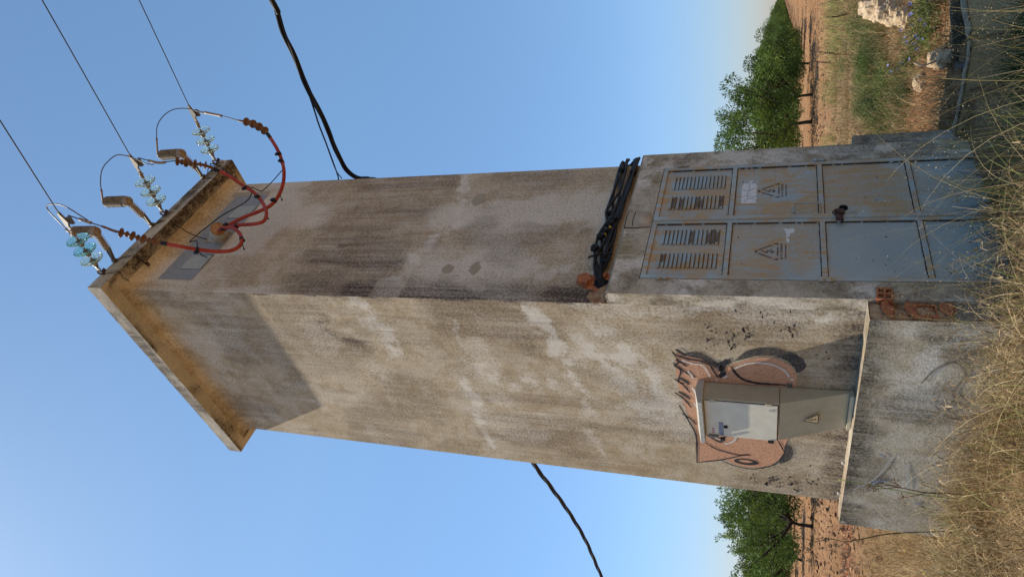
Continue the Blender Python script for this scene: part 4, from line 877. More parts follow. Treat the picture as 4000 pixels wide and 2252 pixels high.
def mv_cable(full, icond, ired, sheds, label, ties, nsh=4):
    o = Vector(full[ired]); root = empty('medium_voltage_cable', o); tag(root, label, 'power cable', 'red medium voltage cables')
    P = [tuple(Vector(p)-o) for p in full]; S = 8; c = curve(P, S)
    m = MB(); m.tube(c[:icond*S+1], .0062, 7); m.build('bare_conductor', M_wire, root)
    m = MB(); m.tube(c[S//2:icond*S//2+2], .016, 8); q = c[S]; m.build('connector', M_capm, root)
    m = MB(); m.tube(c[icond*S:ired*S+1], [.0125+.005*min(1, k/ (len(c[icond*S:ired*S+1])*.6)) for k in range(len(c[icond*S:ired*S+1]))], 10); t = m.build('cable_termination', M_brownpoly, root)
    s0, s1 = sheds; seg = c[int(s0*S):int(s1*S)+1]; m = MB()
    L = [0]
    for a, b in zip(seg, seg[1:]): L.append(L[-1]+(b-a).length)
    for k in range(nsh*2-1):
        d = L[-1]*k/(nsh*2-2); j = max(j for j in range(len(L)) if L[j] <= d+1e-9); j = min(j, len(seg)-2); p = seg[j].lerp(seg[j+1], (d-L[j])/max(1e-6, L[j+1]-L[j])); ax = (seg[j+1]-seg[j]).normalized()
        r = .052 if k % 2 == 0 else .034
        m.lathe([(.016, -.016), (.024, -.010), (r, -.003), (r, .003), (.022, .012), (.016, .015)], p, ax, 18)
    m.build('rain_shed', M_brownpoly, t)
    m = MB(); m.tube(c[ired*S:], .0205, 12); m.build('jacket', M_red, root)
    m = MB(); m.tube(c[ired*S-2:ired*S+3], .0225, 12); m.build('black_collar', M_black, root)
    for k in ties:
        j = int(k*S); p = c[j]; ax = (c[j+1]-c[j]).normalized(); m = MB(); m.lathe([(.024, -.016), (.025, -.014), (.025, .014), (.024, .016)], p, ax, 12)
        s = ax.cross(Vector((0, 0, 1))).normalized(); m.box((-.02, -.012, -.012), (.02, .012, .03), Matrix.Translation(p-s*.03)); m.build('cable_tie', M_black, root)
    return root
ex = Vector((.84, -.235, 7.70))
R1 = [ends[0]+Vector((.03, .1, -.05)), (-.01,-.98,8.337), (-.003,-.92,8.209), (-.01,-.86,8.067), (.01,-.8,7.952), (.019,-.75,7.863), (.038,-.68,7.709), (.079,-.62,7.633), (.108,-.55,7.464), (.184,-.45,7.374), (.269,-.35,7.242), (.35,-.3,7.114), (.458,-.3,7.07), (.6,-.32,7.17), (.718,-.32,7.369), (.783,-.27,7.604), (.85,-.18,7.74)]
R2 = [ends[1]+Vector((.03, .1, -.05)), (1.083,-1.0,8.303), (1.146,-.97,8.194), (1.212,-.93,8.169), (1.223,-.9,8.076), (1.24,-.86,7.947), (1.293,-.8,7.884), (1.35,-.7,7.825), (1.337,-.6,7.663), (1.292,-.5,7.502), (1.253,-.42,7.358), (1.139,-.36,7.199), (.977,-.34,7.045), (.813,-.34,6.968), (.758,-.34,7.065), (.769,-.32,7.314), (.786,-.28,7.492), (.78,-.25,7.605), (.85,-.18,7.76)]
R3 = [ends[2]+Vector((-.03, .1, -.08)), (2.186,-1.0,8.296), (2.146,-.97,8.091), (2.096,-.93,7.876), (2.093,-.9,7.755), (2.028,-.88,7.586), (1.947,-.85,7.427), (1.893,-.8,7.348), (1.755,-.7,7.196), (1.663,-.6,7.124), (1.494,-.55,7.009), (1.381,-.45,7.005), (1.227,-.38,7.015), (1.099,-.34,7.069), (.996,-.33,7.189), (.923,-.32,7.331), (.834,-.3,7.467), (.768,-.26,7.6), (.84,-.18,7.75)]
mv_cable(R1, 2, 7, (3.6, 6.2), 'red cable looping from the corner insulator string down into the wall pipe', (9, 12.5))
mv_cable(R2, 3, 7, (3.2, 6.0), 'red cable from the middle insulator string bending in an S towards the wall pipe', (9.3, 10.6, 15.2, 16.6), 4)
mv_cable(R3, 3, 7, (3.9, 6.2), 'red cable in the widest arc from the insulator string at the far roof end', (8.6, 9.3, 12.6, 16.4))
EG = 'thin black earth wires by the roof edge'
wire('earth_wire', [(.86,-.28,8.74), (.925,-.282,8.66), (.943,-.25,8.583), (.976,-.15,8.50), (.943,-.1,8.40), (.902,-.06,8.222), (.866,-.04,8.056)], .006, M_black, 'thin black earth wire running down from the fascia to the pipe flange', 'earth wire', EG)
wire('earth_wire', [(1.30,-.70,7.80), (1.41,-.75,7.93), (1.58,-.6,8.0), (1.5,-.5,7.80), (1.45,-.42,7.68), (1.418,-.38,7.545), (1.401,-.3,7.583), (1.354,-.22,7.698), (1.242,-.12,8.033), (.984,-.1,8.156), (.83,-.1,8.187), (.68,-.15,8.10), (.62,-.22,7.9), (.378,-.3,7.624), (.45,-.15,7.74), (.564,-.02,7.838)], .0065, M_black, 'long black earth wire crossing the grey panel between the red cables', 'earth wire', EG)
wire('earth_wire', [(1.494,-.55,7.04), (1.538,-.4,7.276), (1.526,-.3,7.448), (1.56,-.24,7.58), (1.467,-.36,7.579)], .006, M_black, 'short black earth wire slung between the two outer red cables', 'earth wire', EG)
wire('earth_wire', [(.17,-.30,8.71), (.25,-.29,8.62), (.30,-.24,8.545), (.34,-.10,8.540)], .0055, M_black, 'short black earth wire on the stained soffit beside the corner arrester', 'earth wire', EG)
wire('earth_wire', [(1.95,-.30,8.70), (2.02,-.32,8.73), (2.12,-.30,8.74), (2.25,-.285,8.72)], .006, M_black, 'black earth wire running along the fascia to the white ring bolt', 'earth wire', EG)
m = MB(); m.lathe([(.026, 0), (.030, .01), (.026, .02), (.012, .02), (.012, .0)], (2.25,-.276,8.70), (0,-1,0), 16); m.build('ring_bolt', M_cap, roof_o)
m = MB(); m.tube([(.34,-.10,8.549), (.34,-.10,8.50)], .012, 6); m.box((.325,-.13,8.51), (.355,-.07,8.52)); m.build('eye_bolt', M_rust, roof_o)
# loose tails of the cable ties
for (x, y, z) in ((.47,-.31,7.06), (.965,-.345,7.04), (1.26,-.39,7.01)):
    m = MB(); m.tube([(x, y, z), (x-.05, y+.05, z-.035)], .005, 6); m.lathe([(.011, 0), (.011, .010)], (x-.05, y+.05, z-.035), (-.6, .6, -.4), 8)
    tag(m.build('cable_tie_tail', M_black), {0.47: 'black cable tie end on the red cable nearest the corner', .965: 'black cable tie end on the S shaped red cable', 1.26: 'black cable tie end on the widest red cable'}[x], 'cable tie')

# ------------------------------------------------------------------ black low voltage cables
def strands(path, n, rad, r, pitch, ph=0, jitter=0, seed=0):
    rr = random.Random(seed); out = []
    P = [Vector(p) for p in path]; L = 0; ds = [0]
    for a, b in zip(P, P[1:]): L += (b-a).length; ds.append(L)
    for k in range(n):
        q = []; nrm = Vector((0, 0, 1))
        for i, p in enumerate(P):
            t = (P[min(i+1, len(P)-1)]-P[max(i-1, 0)]).normalized(); a = t.orthogonal() if abs(t.z) > .99 else t.cross(Vector((0, 0, 1))).normalized(); a.normalize(); b = t.cross(a)
            an = ph+2*math.pi*(k/n+ds[i]/pitch); q.append(p+(a*math.cos(an)+b*math.sin(an))*rad)
        out.append(q)
    return out
def multi(name, path, n, rad, r, pitch, label, seed=0):
    root = empty(name, tuple(path[0])); tag(root, label, 'cable bundle'); o = Vector(path[0])
    for q in strands([Vector(p)-o for p in path], n, rad, r, pitch):
        m = MB(); m.tube(q, r, 7); m.build('strand', M_black, root)
    return root
path = curve([(2.13,-5.5,6.95), (2.13,-3.6,6.75), (2.131,-2.226,6.631), (2.142,-2.089,6.644), (2.119,-1.885,6.66), (2.102,-1.651,6.645), (2.08,-1.377,6.65), (2.08,-1.134,6.645), (2.09,-.932,6.645), (2.112,-.659,6.665), (2.13,-.38,6.70), (2.16,-.12,6.71), (2.165,.02,6.60), (2.15,.05,6.38), (2.15,.16,6.1), (2.15,.35,5.6), (2.15,.35,4.5), (2.15,.25,3.6)], 12)
multi('twisted_cable', path, 3, .0175, .0150, 1.9, 'thick twisted black cable sweeping in to the side of the tower below the roof')
wire('stay_wire', [(2.07,-1.15,6.67), (2.085,-.96,6.71), (2.10,-.768,6.752), (2.125,-.505,6.795), (2.158,-.12,6.862), (2.155,.02,6.83)], .007, M_black, 'second thin black strand beside the stay strand on the tower side', 'stay wire')
wire('stay_wire', [(2.07,-1.15,6.655), (2.08,-.96,6.70), (2.098,-.768,6.745), (2.122,-.505,6.788), (2.155,-.05,6.867), (2.15,.06,6.90)], .0085, M_black, 'short black stay strand leaving the thick twisted cable to hook on the tower side', 'stay wire')
path = curve([(.9,2.66,4.80), (.78,3.2,4.75), (.721,3.82,4.709), (.85,4.586,4.668), (1.0,5.582,4.6), (1.098,6.662,4.53), (1.176,8.156,4.50), (1.3,11,4.4), (1.5,16,4.5), (2.0,28,5.2)], 14)
multi('twisted_cable', path, 3, .0180, .0155, 1.7, 'twisted black cable leaving the far left side of the tower')
# bundle clipped above the door surround
def bundle():
    root = empty('wall_cable_bundle', (1.1, -.05, 3.1)); tag(root, 'bundle of black cables clipped along the step above the double door', 'cable bundle'); o = Vector((1.1, -.05, 3.1)); rr = random.Random(9)
    up_ = [(2.145,.12,3.75), (2.15,.10,3.35), (2.165,.02,3.20), (2.15,-.03,3.18), (1.95,-.045,3.175), (1.62,-.05,3.165), (1.45,-.05,3.16), (1.23,-.05,3.165), (1.07,-.05,3.16), (.9,-.06,3.15), (.75,-.06,3.145), (.55,-.055,3.13), (.43,-.05,3.125), (.30,-.045,3.10), (.235,.0,3.07), (.23,.06,3.06)]
    lo = [(2.15,.12,3.6), (2.155,.06,3.2), (2.165,-.01,3.07), (2.14,-.05,3.045), (1.9,-.06,3.05), (1.61,-.065,3.055), (1.23,-.065,3.07), (1.06,-.065,3.08), (.9,-.065,3.07), (.75,-.06,3.07), (.6,-.06,3.075), (.43,-.05,3.085), (.30,-.045,3.08), (.235,.0,3.05), (.23,.06,3.05)]
    for base, n, sp_ in ((up_, 4, .046), (lo, 5, .026)):
        for k in range(n):
            ph = 2*math.pi*k/n; q = []
            for i, p in enumerate(base):
                s = sp_*(1.0 if 2 < i < len(base)-3 else .5); squeeze = .45 if i in (8, 12) else 1
                q.append((p[0]+rr.uniform(-.01, .01), min(p[1]+math.cos(ph+i*.35)*s*.5, .2 if i < 3 or i > len(base)-3 else -.017), p[2]+math.sin(ph+i*.75)*s*squeeze+rr.uniform(-.012, .012)))
            q = [tuple(Vector(p)-o) for p in q]
            m = MB(); m.tube(curve(q, 7), .0135, 8); m.build('cable', M_black, root)
    def con(x, z, rx=.03, tape=True):
        m = MB(); c = Vector((x, -.085, z))-o
        m.box((-.035, -.022, -.026), (.035, .022, .026), Matrix.Translation(c) @ Matrix.Rotation(R(25), 4, 'Y'), bev=.006)
        m.box((-.02, -.030, -.040), (.015, .018, .034), Matrix.Translation(c) @ Matrix.Rotation(R(-20), 4, 'Y'), bev=.005)
        m.tube([c+Vector((0, -.02, 0)), c+Vector((.0, -.045, .01))], .010, 8); m.build('tap_connector', M_black, root)
        if tape:
            m = MB(); m.tube([c+Vector((-.045, .0, -.012)), c+Vector((-.062, .0, -.016))], .0155, 10); m.build('yellow_tape', M_tape, root)
    con(.99, 3.12); con(.88, 3.15); con(.80, 3.17, tape=False); con(.63, 3.19, tape=False); con(1.06, 3.09, tape=False)
    for pts in ([(.55,-.09,3.10), (.50,-.11,3.16), (.47,-.12,3.20), (.45,-.12,3.205)], [(.50,-.09,3.10), (.52,-.12,3.04), (.50,-.13,3.02)], [(.46,-.09,3.10), (.42,-.12,3.03), (.405,-.13,3.035)]):
        m = MB(); m.tube([tuple(Vector(p)-o) for p in curve(pts, 4)], .009, 7); m.build('cut_end', M_black, root)
    for x, z in ((1.95,3.17), (1.9,3.05), (1.2,3.16), (1.15,3.075)):
        m = MB(); m.lathe([(.036, -.01), (.037, 0), (.036, .01)], Vector((x, -.052, z))-o, (1, 0, 0), 12); m.build('cable_tie', M_black, root)
bundle()
m = MB(); m.box((1.0, -.10, 3.155), (1.04, .0, 3.165)); tag(m.build('clamp', M_galv, tower))

# ------------------------------------------------------------------ ground
CX, CY = CAM.x, CAM.y; fx, fy = math.cos(YAW), math.sin(YAW)
RD = R(20.5); rdx, rdy = math.cos(RD), math.sin(RD)                 # direction of the orchard rows
def height(x, y):
    dep = (x-CX)*fx+(y-CY)*fy; lat = (x-CX)*math.sin(YAW)-(y-CY)*math.cos(YAW)
    h = .10+.40*sst(6.5, 12.5, dep)
    # bank to the right of the tower
    behind = sst(-.10, .05, y+.62+np.where(x > 2.23, .34+.30*(x-2.23), .0))
    h = np.maximum(h, np.where(x > 2.1, .17*behind, 0))
    h = h-.52*sst(1.3, 2.1, x)*(1-behind)*sst(9, 5, dep)
    ch = sst(.03, .10, y+.985+.33*(x-2.285))*sst(.03, .10, -.62-.45*(x-2.64)-y)*sst(2.24, 2.32, x)*(y < -.60+.40*(x-2.3)); h = h*(1-ch)-.10*ch
    n = (fbm(x*1.7+50, y*1.7+50, 201)-.5); h = h+n*.09*sst(20, 8, dep)+(fbm(x*6+50, y*6+50, 203)-.5)*.05*sst(22, 12, dep)
    t = -x*rdy+y*rdx                                                  # across the rows
    fur = sst(12.0, 13.5, dep+ (fbm(x*.5, y*.5, 9)-.5)*1.5)*sst(260, 60, dep)
    ph = (t-1.4)/5.0
    furrow = np.sin((dep-.10*lat)*2*math.pi/1.7+(fbm(x*.2, y*.2, 210)-.5)*2.2)*.5+.5
    h = h+fur*(furrow**3*.16-.05)+fur*(fbm(x*5, y*5, 205)-.5)*.10*sst(60, 25, dep)
    return h
def hz(x, y): return float(height(np.array([x], float), np.array([y], float))[0])
ring = np.concatenate([[0.01], np.arange(1.5, 5.5, .11), np.arange(5.5, 9.5, .055), np.arange(9.5, 16, .11), np.arange(16, 60, .16), np.geomspace(60, 4500, 60)])
yaw_d = math.degrees(YAW)
az = np.concatenate([np.arange(yaw_d-42, yaw_d+42, .33), np.arange(yaw_d+42, yaw_d+318, 6)]); az = np.radians(az)
Rg, Az = np.meshgrid(ring, az, indexing='ij'); gx = CX+Rg*np.cos(Az); gy = CY+Rg*np.sin(Az); gz = height(gx, gy); gz[Rg > 300] = .5
n, k = Rg.shape; i = np.arange(n-1)[:, None]*k+np.arange(k)[None, :]; j = np.arange(n-1)[:, None]*k+(np.arange(k)[None, :]+1) % k
F = np.stack([i, i+k, j+k, j], -1).reshape(-1, 4); V = np.stack([gx, gy, gz], -1).reshape(-1, 3)
dep = (V[:, 0]-CX)*fx+(V[:, 1]-CY)*fy; nn = fbm(V[:, 0]*.9+30, V[:, 1]*.9+30, 220)
lat_ = (V[:, 0]-CX)*math.sin(YAW)-(V[:, 1]-CY)*math.cos(YAW)
lim = np.where(lat_ > 0, 15.0, 10.3)
lit = sst(1.4, -1.4, dep-lim+(nn-.5)*3); red = sst(.55, .65, nn)*.0+np.where(lat_ < 0, .8*np.clip(1-np.abs(dep-11.9+(nn-.5))/.45, 0, 1), .6*sst(.52, .62, fbm(V[:, 0]*1.1, V[:, 1]*1.1, 33))*(dep < 11))
ground = np_mesh('ground', V, F[:, ::-1], M_soil, None, {'stain': st4(lit, red, lit*0)}, True); ground['kind'] = 'structure'

# ------------------------------------------------------------------ orchard trees
def leaf_cloud(rg, cen, n, size, col_a, col_b, wid=.28, droop=.0):
    """cen (k,4): clump centres+radius; returns quads"""
    idx = rg.integers(0, len(cen), n); c = cen[idx]; d = rg.normal(size=(n, 3)); d /= np.linalg.norm(d, axis=1)[:, None]
    rad = c[:, 3]*rg.uniform(.15, 1, n)**.45; p = c[:, :3]+d*rad[:, None]*np.array([1, 1, .85])
    a = d*.8+rg.normal(size=(n, 3))*.6; a[:, 2] += .25-droop; a /= np.linalg.norm(a, axis=1)[:, None]
    b = np.cross(a, rg.normal(size=(n, 3))); b /= np.linalg.norm(b, axis=1)[:, None]+1e-9
    L_ = size*rg.uniform(.6, 1.3, n)[:, None]; W_ = L_*wid
    V = np.stack([p, p+a*L_*.5-b*W_*.5, p+a*L_, p+a*L_*.5+b*W_*.5], 1).reshape(-1, 3); F = np.arange(4*n).reshape(-1, 4)
    t = rg.random((n, 1)); cl = np.array(col_a)*(1-t)+np.array(col_b)*t; ct = rg.uniform(.5, 1.45, len(cen))[idx][:, None]; yel = (rg.random(len(cen)) < .25)[idx][:, None]; cl = cl*rg.uniform(.8, 1.2, (n, 1))*ct*np.where(yel, np.array([[1.35, 1.12, .9]]), 1.0)
    return V, F, np.concatenate([cl, np.ones((n, 1))], 1)
def make_tree(seed, H, th, spread, nleaf, name='orchard_tree'):
    rg = np.random.default_rng(seed); rr = random.Random(seed); root = empty(name, (0, 0, 0)); m = MB()
    lean = Vector((rr.uniform(-.12, .12), rr.uniform(-.12, .12), 0)); top = Vector((lean.x, lean.y, th))
    m.tube([(0, 0, -.15), (lean.x*.2, lean.y*.2, th*.3), (lean.x*.5+.02, lean.y*.5, th*.7), tuple(top)], [.062, .052, .046, .044], 8)
    cl = []; nb = 5
    for k in range(nb):
        a = 2*math.pi*k/nb+rr.uniform(-.4, .4); r = spread*rr.uniform(.55, .8); e = Vector((math.cos(a)*r, math.sin(a)*r, th+(H-th)*rr.uniform(.35, .6)))
        mid = top.lerp(e, .5)+Vector((rr.uniform(-.1, .1), rr.uniform(-.1, .1), -.08)); pts = curve([top, mid, e], 4); m.tube(pts, [.045*(1-.75*i/len(pts))+.006 for i in range(len(pts))], 6)
        for q in range(4):
            e2 = e+Vector((rr.uniform(-.5, .5)*spread, rr.uniform(-.5, .5)*spread, rr.uniform(-.15, .45)*(H-th))); m.tube([pts[4], e.lerp(e2, .5)+Vector((0, 0, .05)), e2], [.02, .013, .005], 5); cl.append((*e2, rr.uniform(.14, .30)*spread))
        cl.append((*e, .34*spread))
    for k in range(6): a = rr.uniform(0, 6.28); r = rr.uniform(0, .55)*spread; cl.append((math.cos(a)*r, math.sin(a)*r, H-rr.uniform(.12, .5), rr.uniform(.16, .3)*spread))
    for k in range(6): a = rr.uniform(0, 6.28); r = rr.uniform(.5, .95)*spread; cl.append((math.cos(a)*r, math.sin(a)*r, th+rr.uniform(.05, .35)*(H-th), rr.uniform(.22, .36)*spread))
    for k in range(8): a = rr.uniform(0, 6.28); r = rr.uniform(.3, .95)*spread; cl.append((math.cos(a)*r, math.sin(a)*r, th+rr.uniform(.0, .2)*(H-th), .22*spread))
    shoots = []
    for k in range(14):
        a = rr.uniform(0, 6.28); r = rr.uniform(0.1, .9)*spread; b = Vector((math.cos(a)*r, math.sin(a)*r, th+(H-th)*(.95-.5*(r/spread)**2)-.15)); e = b+Vector((rr.uniform(-.15, .15)+math.cos(a)*.15, rr.uniform(-.15, .15)+math.sin(a)*.15, rr.uniform(.25, .5)))
        m.tube([b-Vector((0, 0, .3)), b, e], [.010, .007, .003], 5); 
        for q in range(5): p_ = b.lerp(e, q/4); shoots.append((*p_, .09))
    m.build('trunk', M_bark, root)
    V1, F1, c1 = leaf_cloud(rg, np.array(cl), nleaf, .105, (.045, .090, .016), (.115, .175, .032))
    V2, F2, c2 = leaf_cloud(rg, np.array(shoots), nleaf//9, .10, (.085, .155, .028), (.15, .22, .05))
    np_mesh('crown', np.concatenate([V1, V2]), np.concatenate([F1, F2+len(V1)]), M_leaf, root, fa=np.concatenate([c1, c2])); return root
protos = [make_tree(31, 2.55, .56, 1.6, 15500), make_tree(32, 2.40, .52, 1.6, 13500), make_tree(33, 2.6, .58, 1.55, 15500), make_tree(35, 2.25, .50, 1.5, 12500)]
used = [False]*4; TG = 'almond trees in the orchard rows behind the tower'
def row_pt(t, n_): return (t*rdx-n_*rdy, t*rdy+n_*rdx)
def place_tree(x, y, s, k, label):
    k = k % 4
    if used[k]: o = copy_tree(protos[k])
    else: o = protos[k]; used[k] = True
    o.location = (x, y, hz(x, y)+.0); o.rotation_euler = (0, 0, (x*7.3+y*3.1) % 6.28); o.scale = (s, s, s); tag(o, label, 'tree', TG); return o
T = []
rr = random.Random(77)
for r_ in range(0, 9):
    n_ = 1.4+5.0*r_; t = {0: 19.2, 1: 20, 2: 11.0, 3: 10.0, 4: 14.0}.get(r_, 12+r_*2)
    while t < 330:
        x, y = row_pt(t, n_); a = math.degrees(math.atan2(y-CY, x-CX)); dd = math.hypot(x-CX, y-CY)
        vis = (19.0 < a < 34.5) or (55.5 < a < 69)
        far = dd < (330 if r_ < 2 else 100)
        if vis and far: T.append((dd, x, y, r_, a))
        t += 4.8+rr.uniform(-.3, .3)
T = [q for q in T if not (q[3] == 0 and q[0] < 42)]
for x, y, k in ((18.2, 8.9, 1.20), (20.3, 9.0, 1.0), (23.57, 9.38, .86), (29.65, 11.75, .86), (34.0, 13.6, .85)):
    T.append((math.hypot(x-CX, y-CY), x, y, 0, math.degrees(math.atan2(y-CY, x-CX)), k))
T.sort(key=lambda q: q[0]); T = T[:190]
nR = nL = 0
for i, (dd, x, y, r_, a, *kk) in enumerate(T):
    right = a < 45
    if right:
        nR += 1; lab = {1: 'green almond tree standing closest behind the tower beside the door edge', 2: 'green almond tree, second along the row running off beside the door edge', 3: 'green almond tree, third along the row running off beside the door edge'}.get(nR, 'smaller looking almond tree farther along the orchard rows beyond the weedy bank')
    else:
        nL += 1; lab = {1: 'green almond tree with forked trunk just past the plinth ledge side', 2: 'green almond tree next to the forked one on the plinth ledge side'}.get(nL, 'almond tree in the rows seen past the plinth ledge side')
    place_tree(x, y, kk[0] if kk else rr.uniform(.92, 1.05)*(1.0 if dd > 45 else .84 if dd > 24 else .95), i, lab)

# ------------------------------------------------------------------ stone trough wall on the right
def trough():
    root = empty('stone_channel', (1.4, -1.2, .1)); tag(root, 'low weathered stone water channel beside the tower in the shade', 'water channel'); o = Vector((1.4, -1.2, .1))
    zt = .20
    def wallseg(name, pts, th, z0, z1, seed, mat=None):
        if name == 'channel_wall' and seed == 1: wallseg('lower_course', pts, .15, z0, -.06, 7)
        rr = random.Random(seed); P = curve([(a, b, 0) for a, b in pts], 8); m = MB(); n = len(P); vs = []; K = 9
        for i, p in enumerate(P):
            t = (P[min(i+1, n-1)]-P[max(i-1, 0)]).normalized(); nn = Vector((-t.y, t.x, 0))
            j = lambda s: mnoise.noise(Vector((p.x*7, p.y*7, s+seed)))*.018
            q = [(th/2+j(1)*.4, z0), (th/2+j(2), z0*.4+z1*.6), (th/2+j(3), z1-.02), (th*.3, z1+j(4)*.6), (-th*.3, z1+j(5)*.6), (-th/2+j(6), z1-.02), (-th/2+j(7), z0*.4+z1*.6), (-th/2+j(8), z0)]
            vs += [p+nn*a+Vector((0, 0, z))-o for a, z in q]
        K = 8; fs = [(i*K+k, i*K+(k+1) % K, (i+1)*K+(k+1) % K, (i+1)*K+k) for i in range(n-1) for k in range(K)]+[tuple(range(K)), tuple(range((n-1)*K, n*K))[::-1]]
        m.add(vs, fs, True); return m.build(name, mat or M_conc, root)
    wallseg('channel_wall', [(4.2, -1.66), (3.4, -1.38), (2.79, -1.13), (2.50, -1.03), (2.285, -.985)], .10, -.5, zt, 1)
    wallseg('channel_wall', [(2.245, -.965), (2.215, -.80), (2.18, -.64), (2.16, -.46), (2.15, -.155)], .07, -.5, zt, 2)
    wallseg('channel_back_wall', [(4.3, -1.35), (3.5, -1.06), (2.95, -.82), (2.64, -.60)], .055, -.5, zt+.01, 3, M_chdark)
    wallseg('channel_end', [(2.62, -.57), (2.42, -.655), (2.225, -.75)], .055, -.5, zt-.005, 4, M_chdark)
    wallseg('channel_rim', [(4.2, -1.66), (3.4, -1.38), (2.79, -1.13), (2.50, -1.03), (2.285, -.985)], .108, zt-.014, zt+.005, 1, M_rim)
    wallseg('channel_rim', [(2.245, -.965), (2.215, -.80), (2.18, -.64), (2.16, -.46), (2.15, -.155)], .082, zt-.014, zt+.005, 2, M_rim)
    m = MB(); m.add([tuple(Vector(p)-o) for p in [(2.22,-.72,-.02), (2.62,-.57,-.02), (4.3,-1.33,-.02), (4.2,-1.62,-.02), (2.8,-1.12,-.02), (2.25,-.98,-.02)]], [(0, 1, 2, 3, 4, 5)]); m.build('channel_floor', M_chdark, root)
trough()

# ------------------------------------------------------------------ rocks on the bank
def rock(x, y, r, sx=1, sy=1, sz=.7, seed=0, label='', rz=0, dz=0):
    bm = bmesh.new(); bmesh.ops.create_icosphere(bm, subdivisions=4, radius=1)
    for v in bm.verts:
        c = v.co.copy(); q = Vector((round(c.x*1.6)/1.6, round(c.y*1.6)/1.6, round(c.z*2)/2)); c = c.lerp(q, .35)
        c *= 1+.22*mnoise.noise(c*1.6+Vector((seed*3.1, 0, 0)))+.10*mnoise.noise(c*4.5+Vector((seed, 2, 0)))+.04*mnoise.noise(c*12)
        v.co = Vector((c.x*r*sx, c.y*r*sy, c.z*r*sz))
    bm.verts.index_update(); m = MB(); m.add([v.co for v in bm.verts], [[v.index for v in f.verts] for f in bm.faces], False); bm.free()
    o = m.build('rock', M_rock); o.location = (x, y, hz(x, y)+r*sz*.25+dz); o.rotation_euler = (0, 0, rz); tag(o, label, 'rock', 'limestone rocks on the weedy bank'); return o
rock(6.55,.42,.17,1.4,.8,.9,1,'cream limestone block farthest up the outcrop at the edge of the photo',.5,.03)
rock(6.0,.22,.25,1.3,.7,.8,2,'largest cream limestone block of the outcrop',.5,.03)
rock(5.35,.03,.22,1.35,.7,.85,3,'long cream limestone block below the largest one',.5,.03)
rock(4.8,-.12,.14,1.3,.8,.8,9,'lowest cream limestone block of the outcrop by the blue flowers',.6,.02)
rock(3.12,-.40,.10,1.2,1.0,.9,4,'sunlit limestone just behind the dead branch stub',.3,.03)
rock(2.86,-.52,.085,1.3,.9,.8,5,'sunlit stone touching the stone channel rim',.9,.03)
rock(3.84,.22,.12,1.5,.8,.5,6,'flat ochre stone among reddish dry weeds',.2)
rock(6.2,2.25,.06,1.5,.8,.6,7,'small white stone close to the tower step',.2)
rock(4.5,1.1,.06,1.3,.9,.7,8,'small pale stone in the weeds near the tower step',1.2)
# loose pebbles and twigs: uncountable litter
def litter():
    V = []; F = []; cl = []; n = 2600; g = np.random.default_rng(5)
    x = g.uniform(2.2, 14, n); y = g.uniform(-1.2, 7, n); k = (y < .5*(x-1.5)+.8) & (y > -.2*(x-2)-1.0); x, y = x[k], y[k]; z = height(x, y); m = len(x)
    s = g.uniform(.006, .018, m)*(1+.06*x); base = np.array([[1,0,0],[-.6,.8,0],[-.6,-.8,0],[0,0,.8]])
    V = np.stack([x, y, z], -1)[:, None, :]+base[None]*s[:, None, None]*g.uniform(.5, 1.5, (m, 4, 3)); F = np.array([[0,1,3],[1,2,3],[2,0,3]])[None]+np.arange(m)[:, None, None]*4
    c = np.array([.42,.33,.22])*g.uniform(.4, 1.3, (m, 1)); c = np.repeat(np.concatenate([c, np.ones((m, 1))], 1), 3, 0)
    o = np_mesh('gravel', V.reshape(-1, 3), F.reshape(-1, 3), M_grass, None, fa=c); o['kind'] = 'stuff'; tag(o, 'loose pale stones and chips scattered over the weedy bank', 'gravel')
litter()
def clods():
    g_ = np.random.default_rng(15); n = 26000; d = g_.uniform(9.6, 30, n); l = g_.uniform(-.47, .5, n)*d; x = CX+d*fx+l*math.sin(YAW); y = CY+d*fy-l*math.cos(YAW)
    k = ((l < -1.2) | ((l > 2) & (d > 13.5))) & (g_.random(n) < sst(32, 10, d)) & ~((x > -.4) & (x < 2.5) & (y < 3) & (y > -.5)); x, y, d = x[k], y[k], d[k]; z = height(x, y); m = len(x); s_ = g_.gamma(2.0, .013, m)+.008
    base = np.array([[1,0,0],[0,1,0],[-1,0,0],[0,-1,0],[0,0,.7]]); V = np.stack([x, y, z], -1)[:, None, :]+base[None]*s_[:, None, None]*g_.uniform(.5, 1.4, (m, 5, 3))+g_.normal(size=(m, 5, 3))*.15*s_[:, None, None]
    F = np.array([[0,1,4],[1,2,4],[2,3,4],[3,0,4]])[None]+np.arange(m)[:, None, None]*5; c = np.array([.33,.18,.09])*g_.uniform(.45, 1.25, (m, 1)); c = np.repeat(np.concatenate([c, np.ones((m, 1))], 1), 4, 0)
    o = np_mesh('soil_clods', V.reshape(-1, 3), F.reshape(-1, 3), M_clod, None, fa=c); tag(o, 'lumpy clods of tilled orange earth over the orchard field', 'soil', kind='stuff')
M_clod = leafmat('clod', 0.0, .95)
clods()

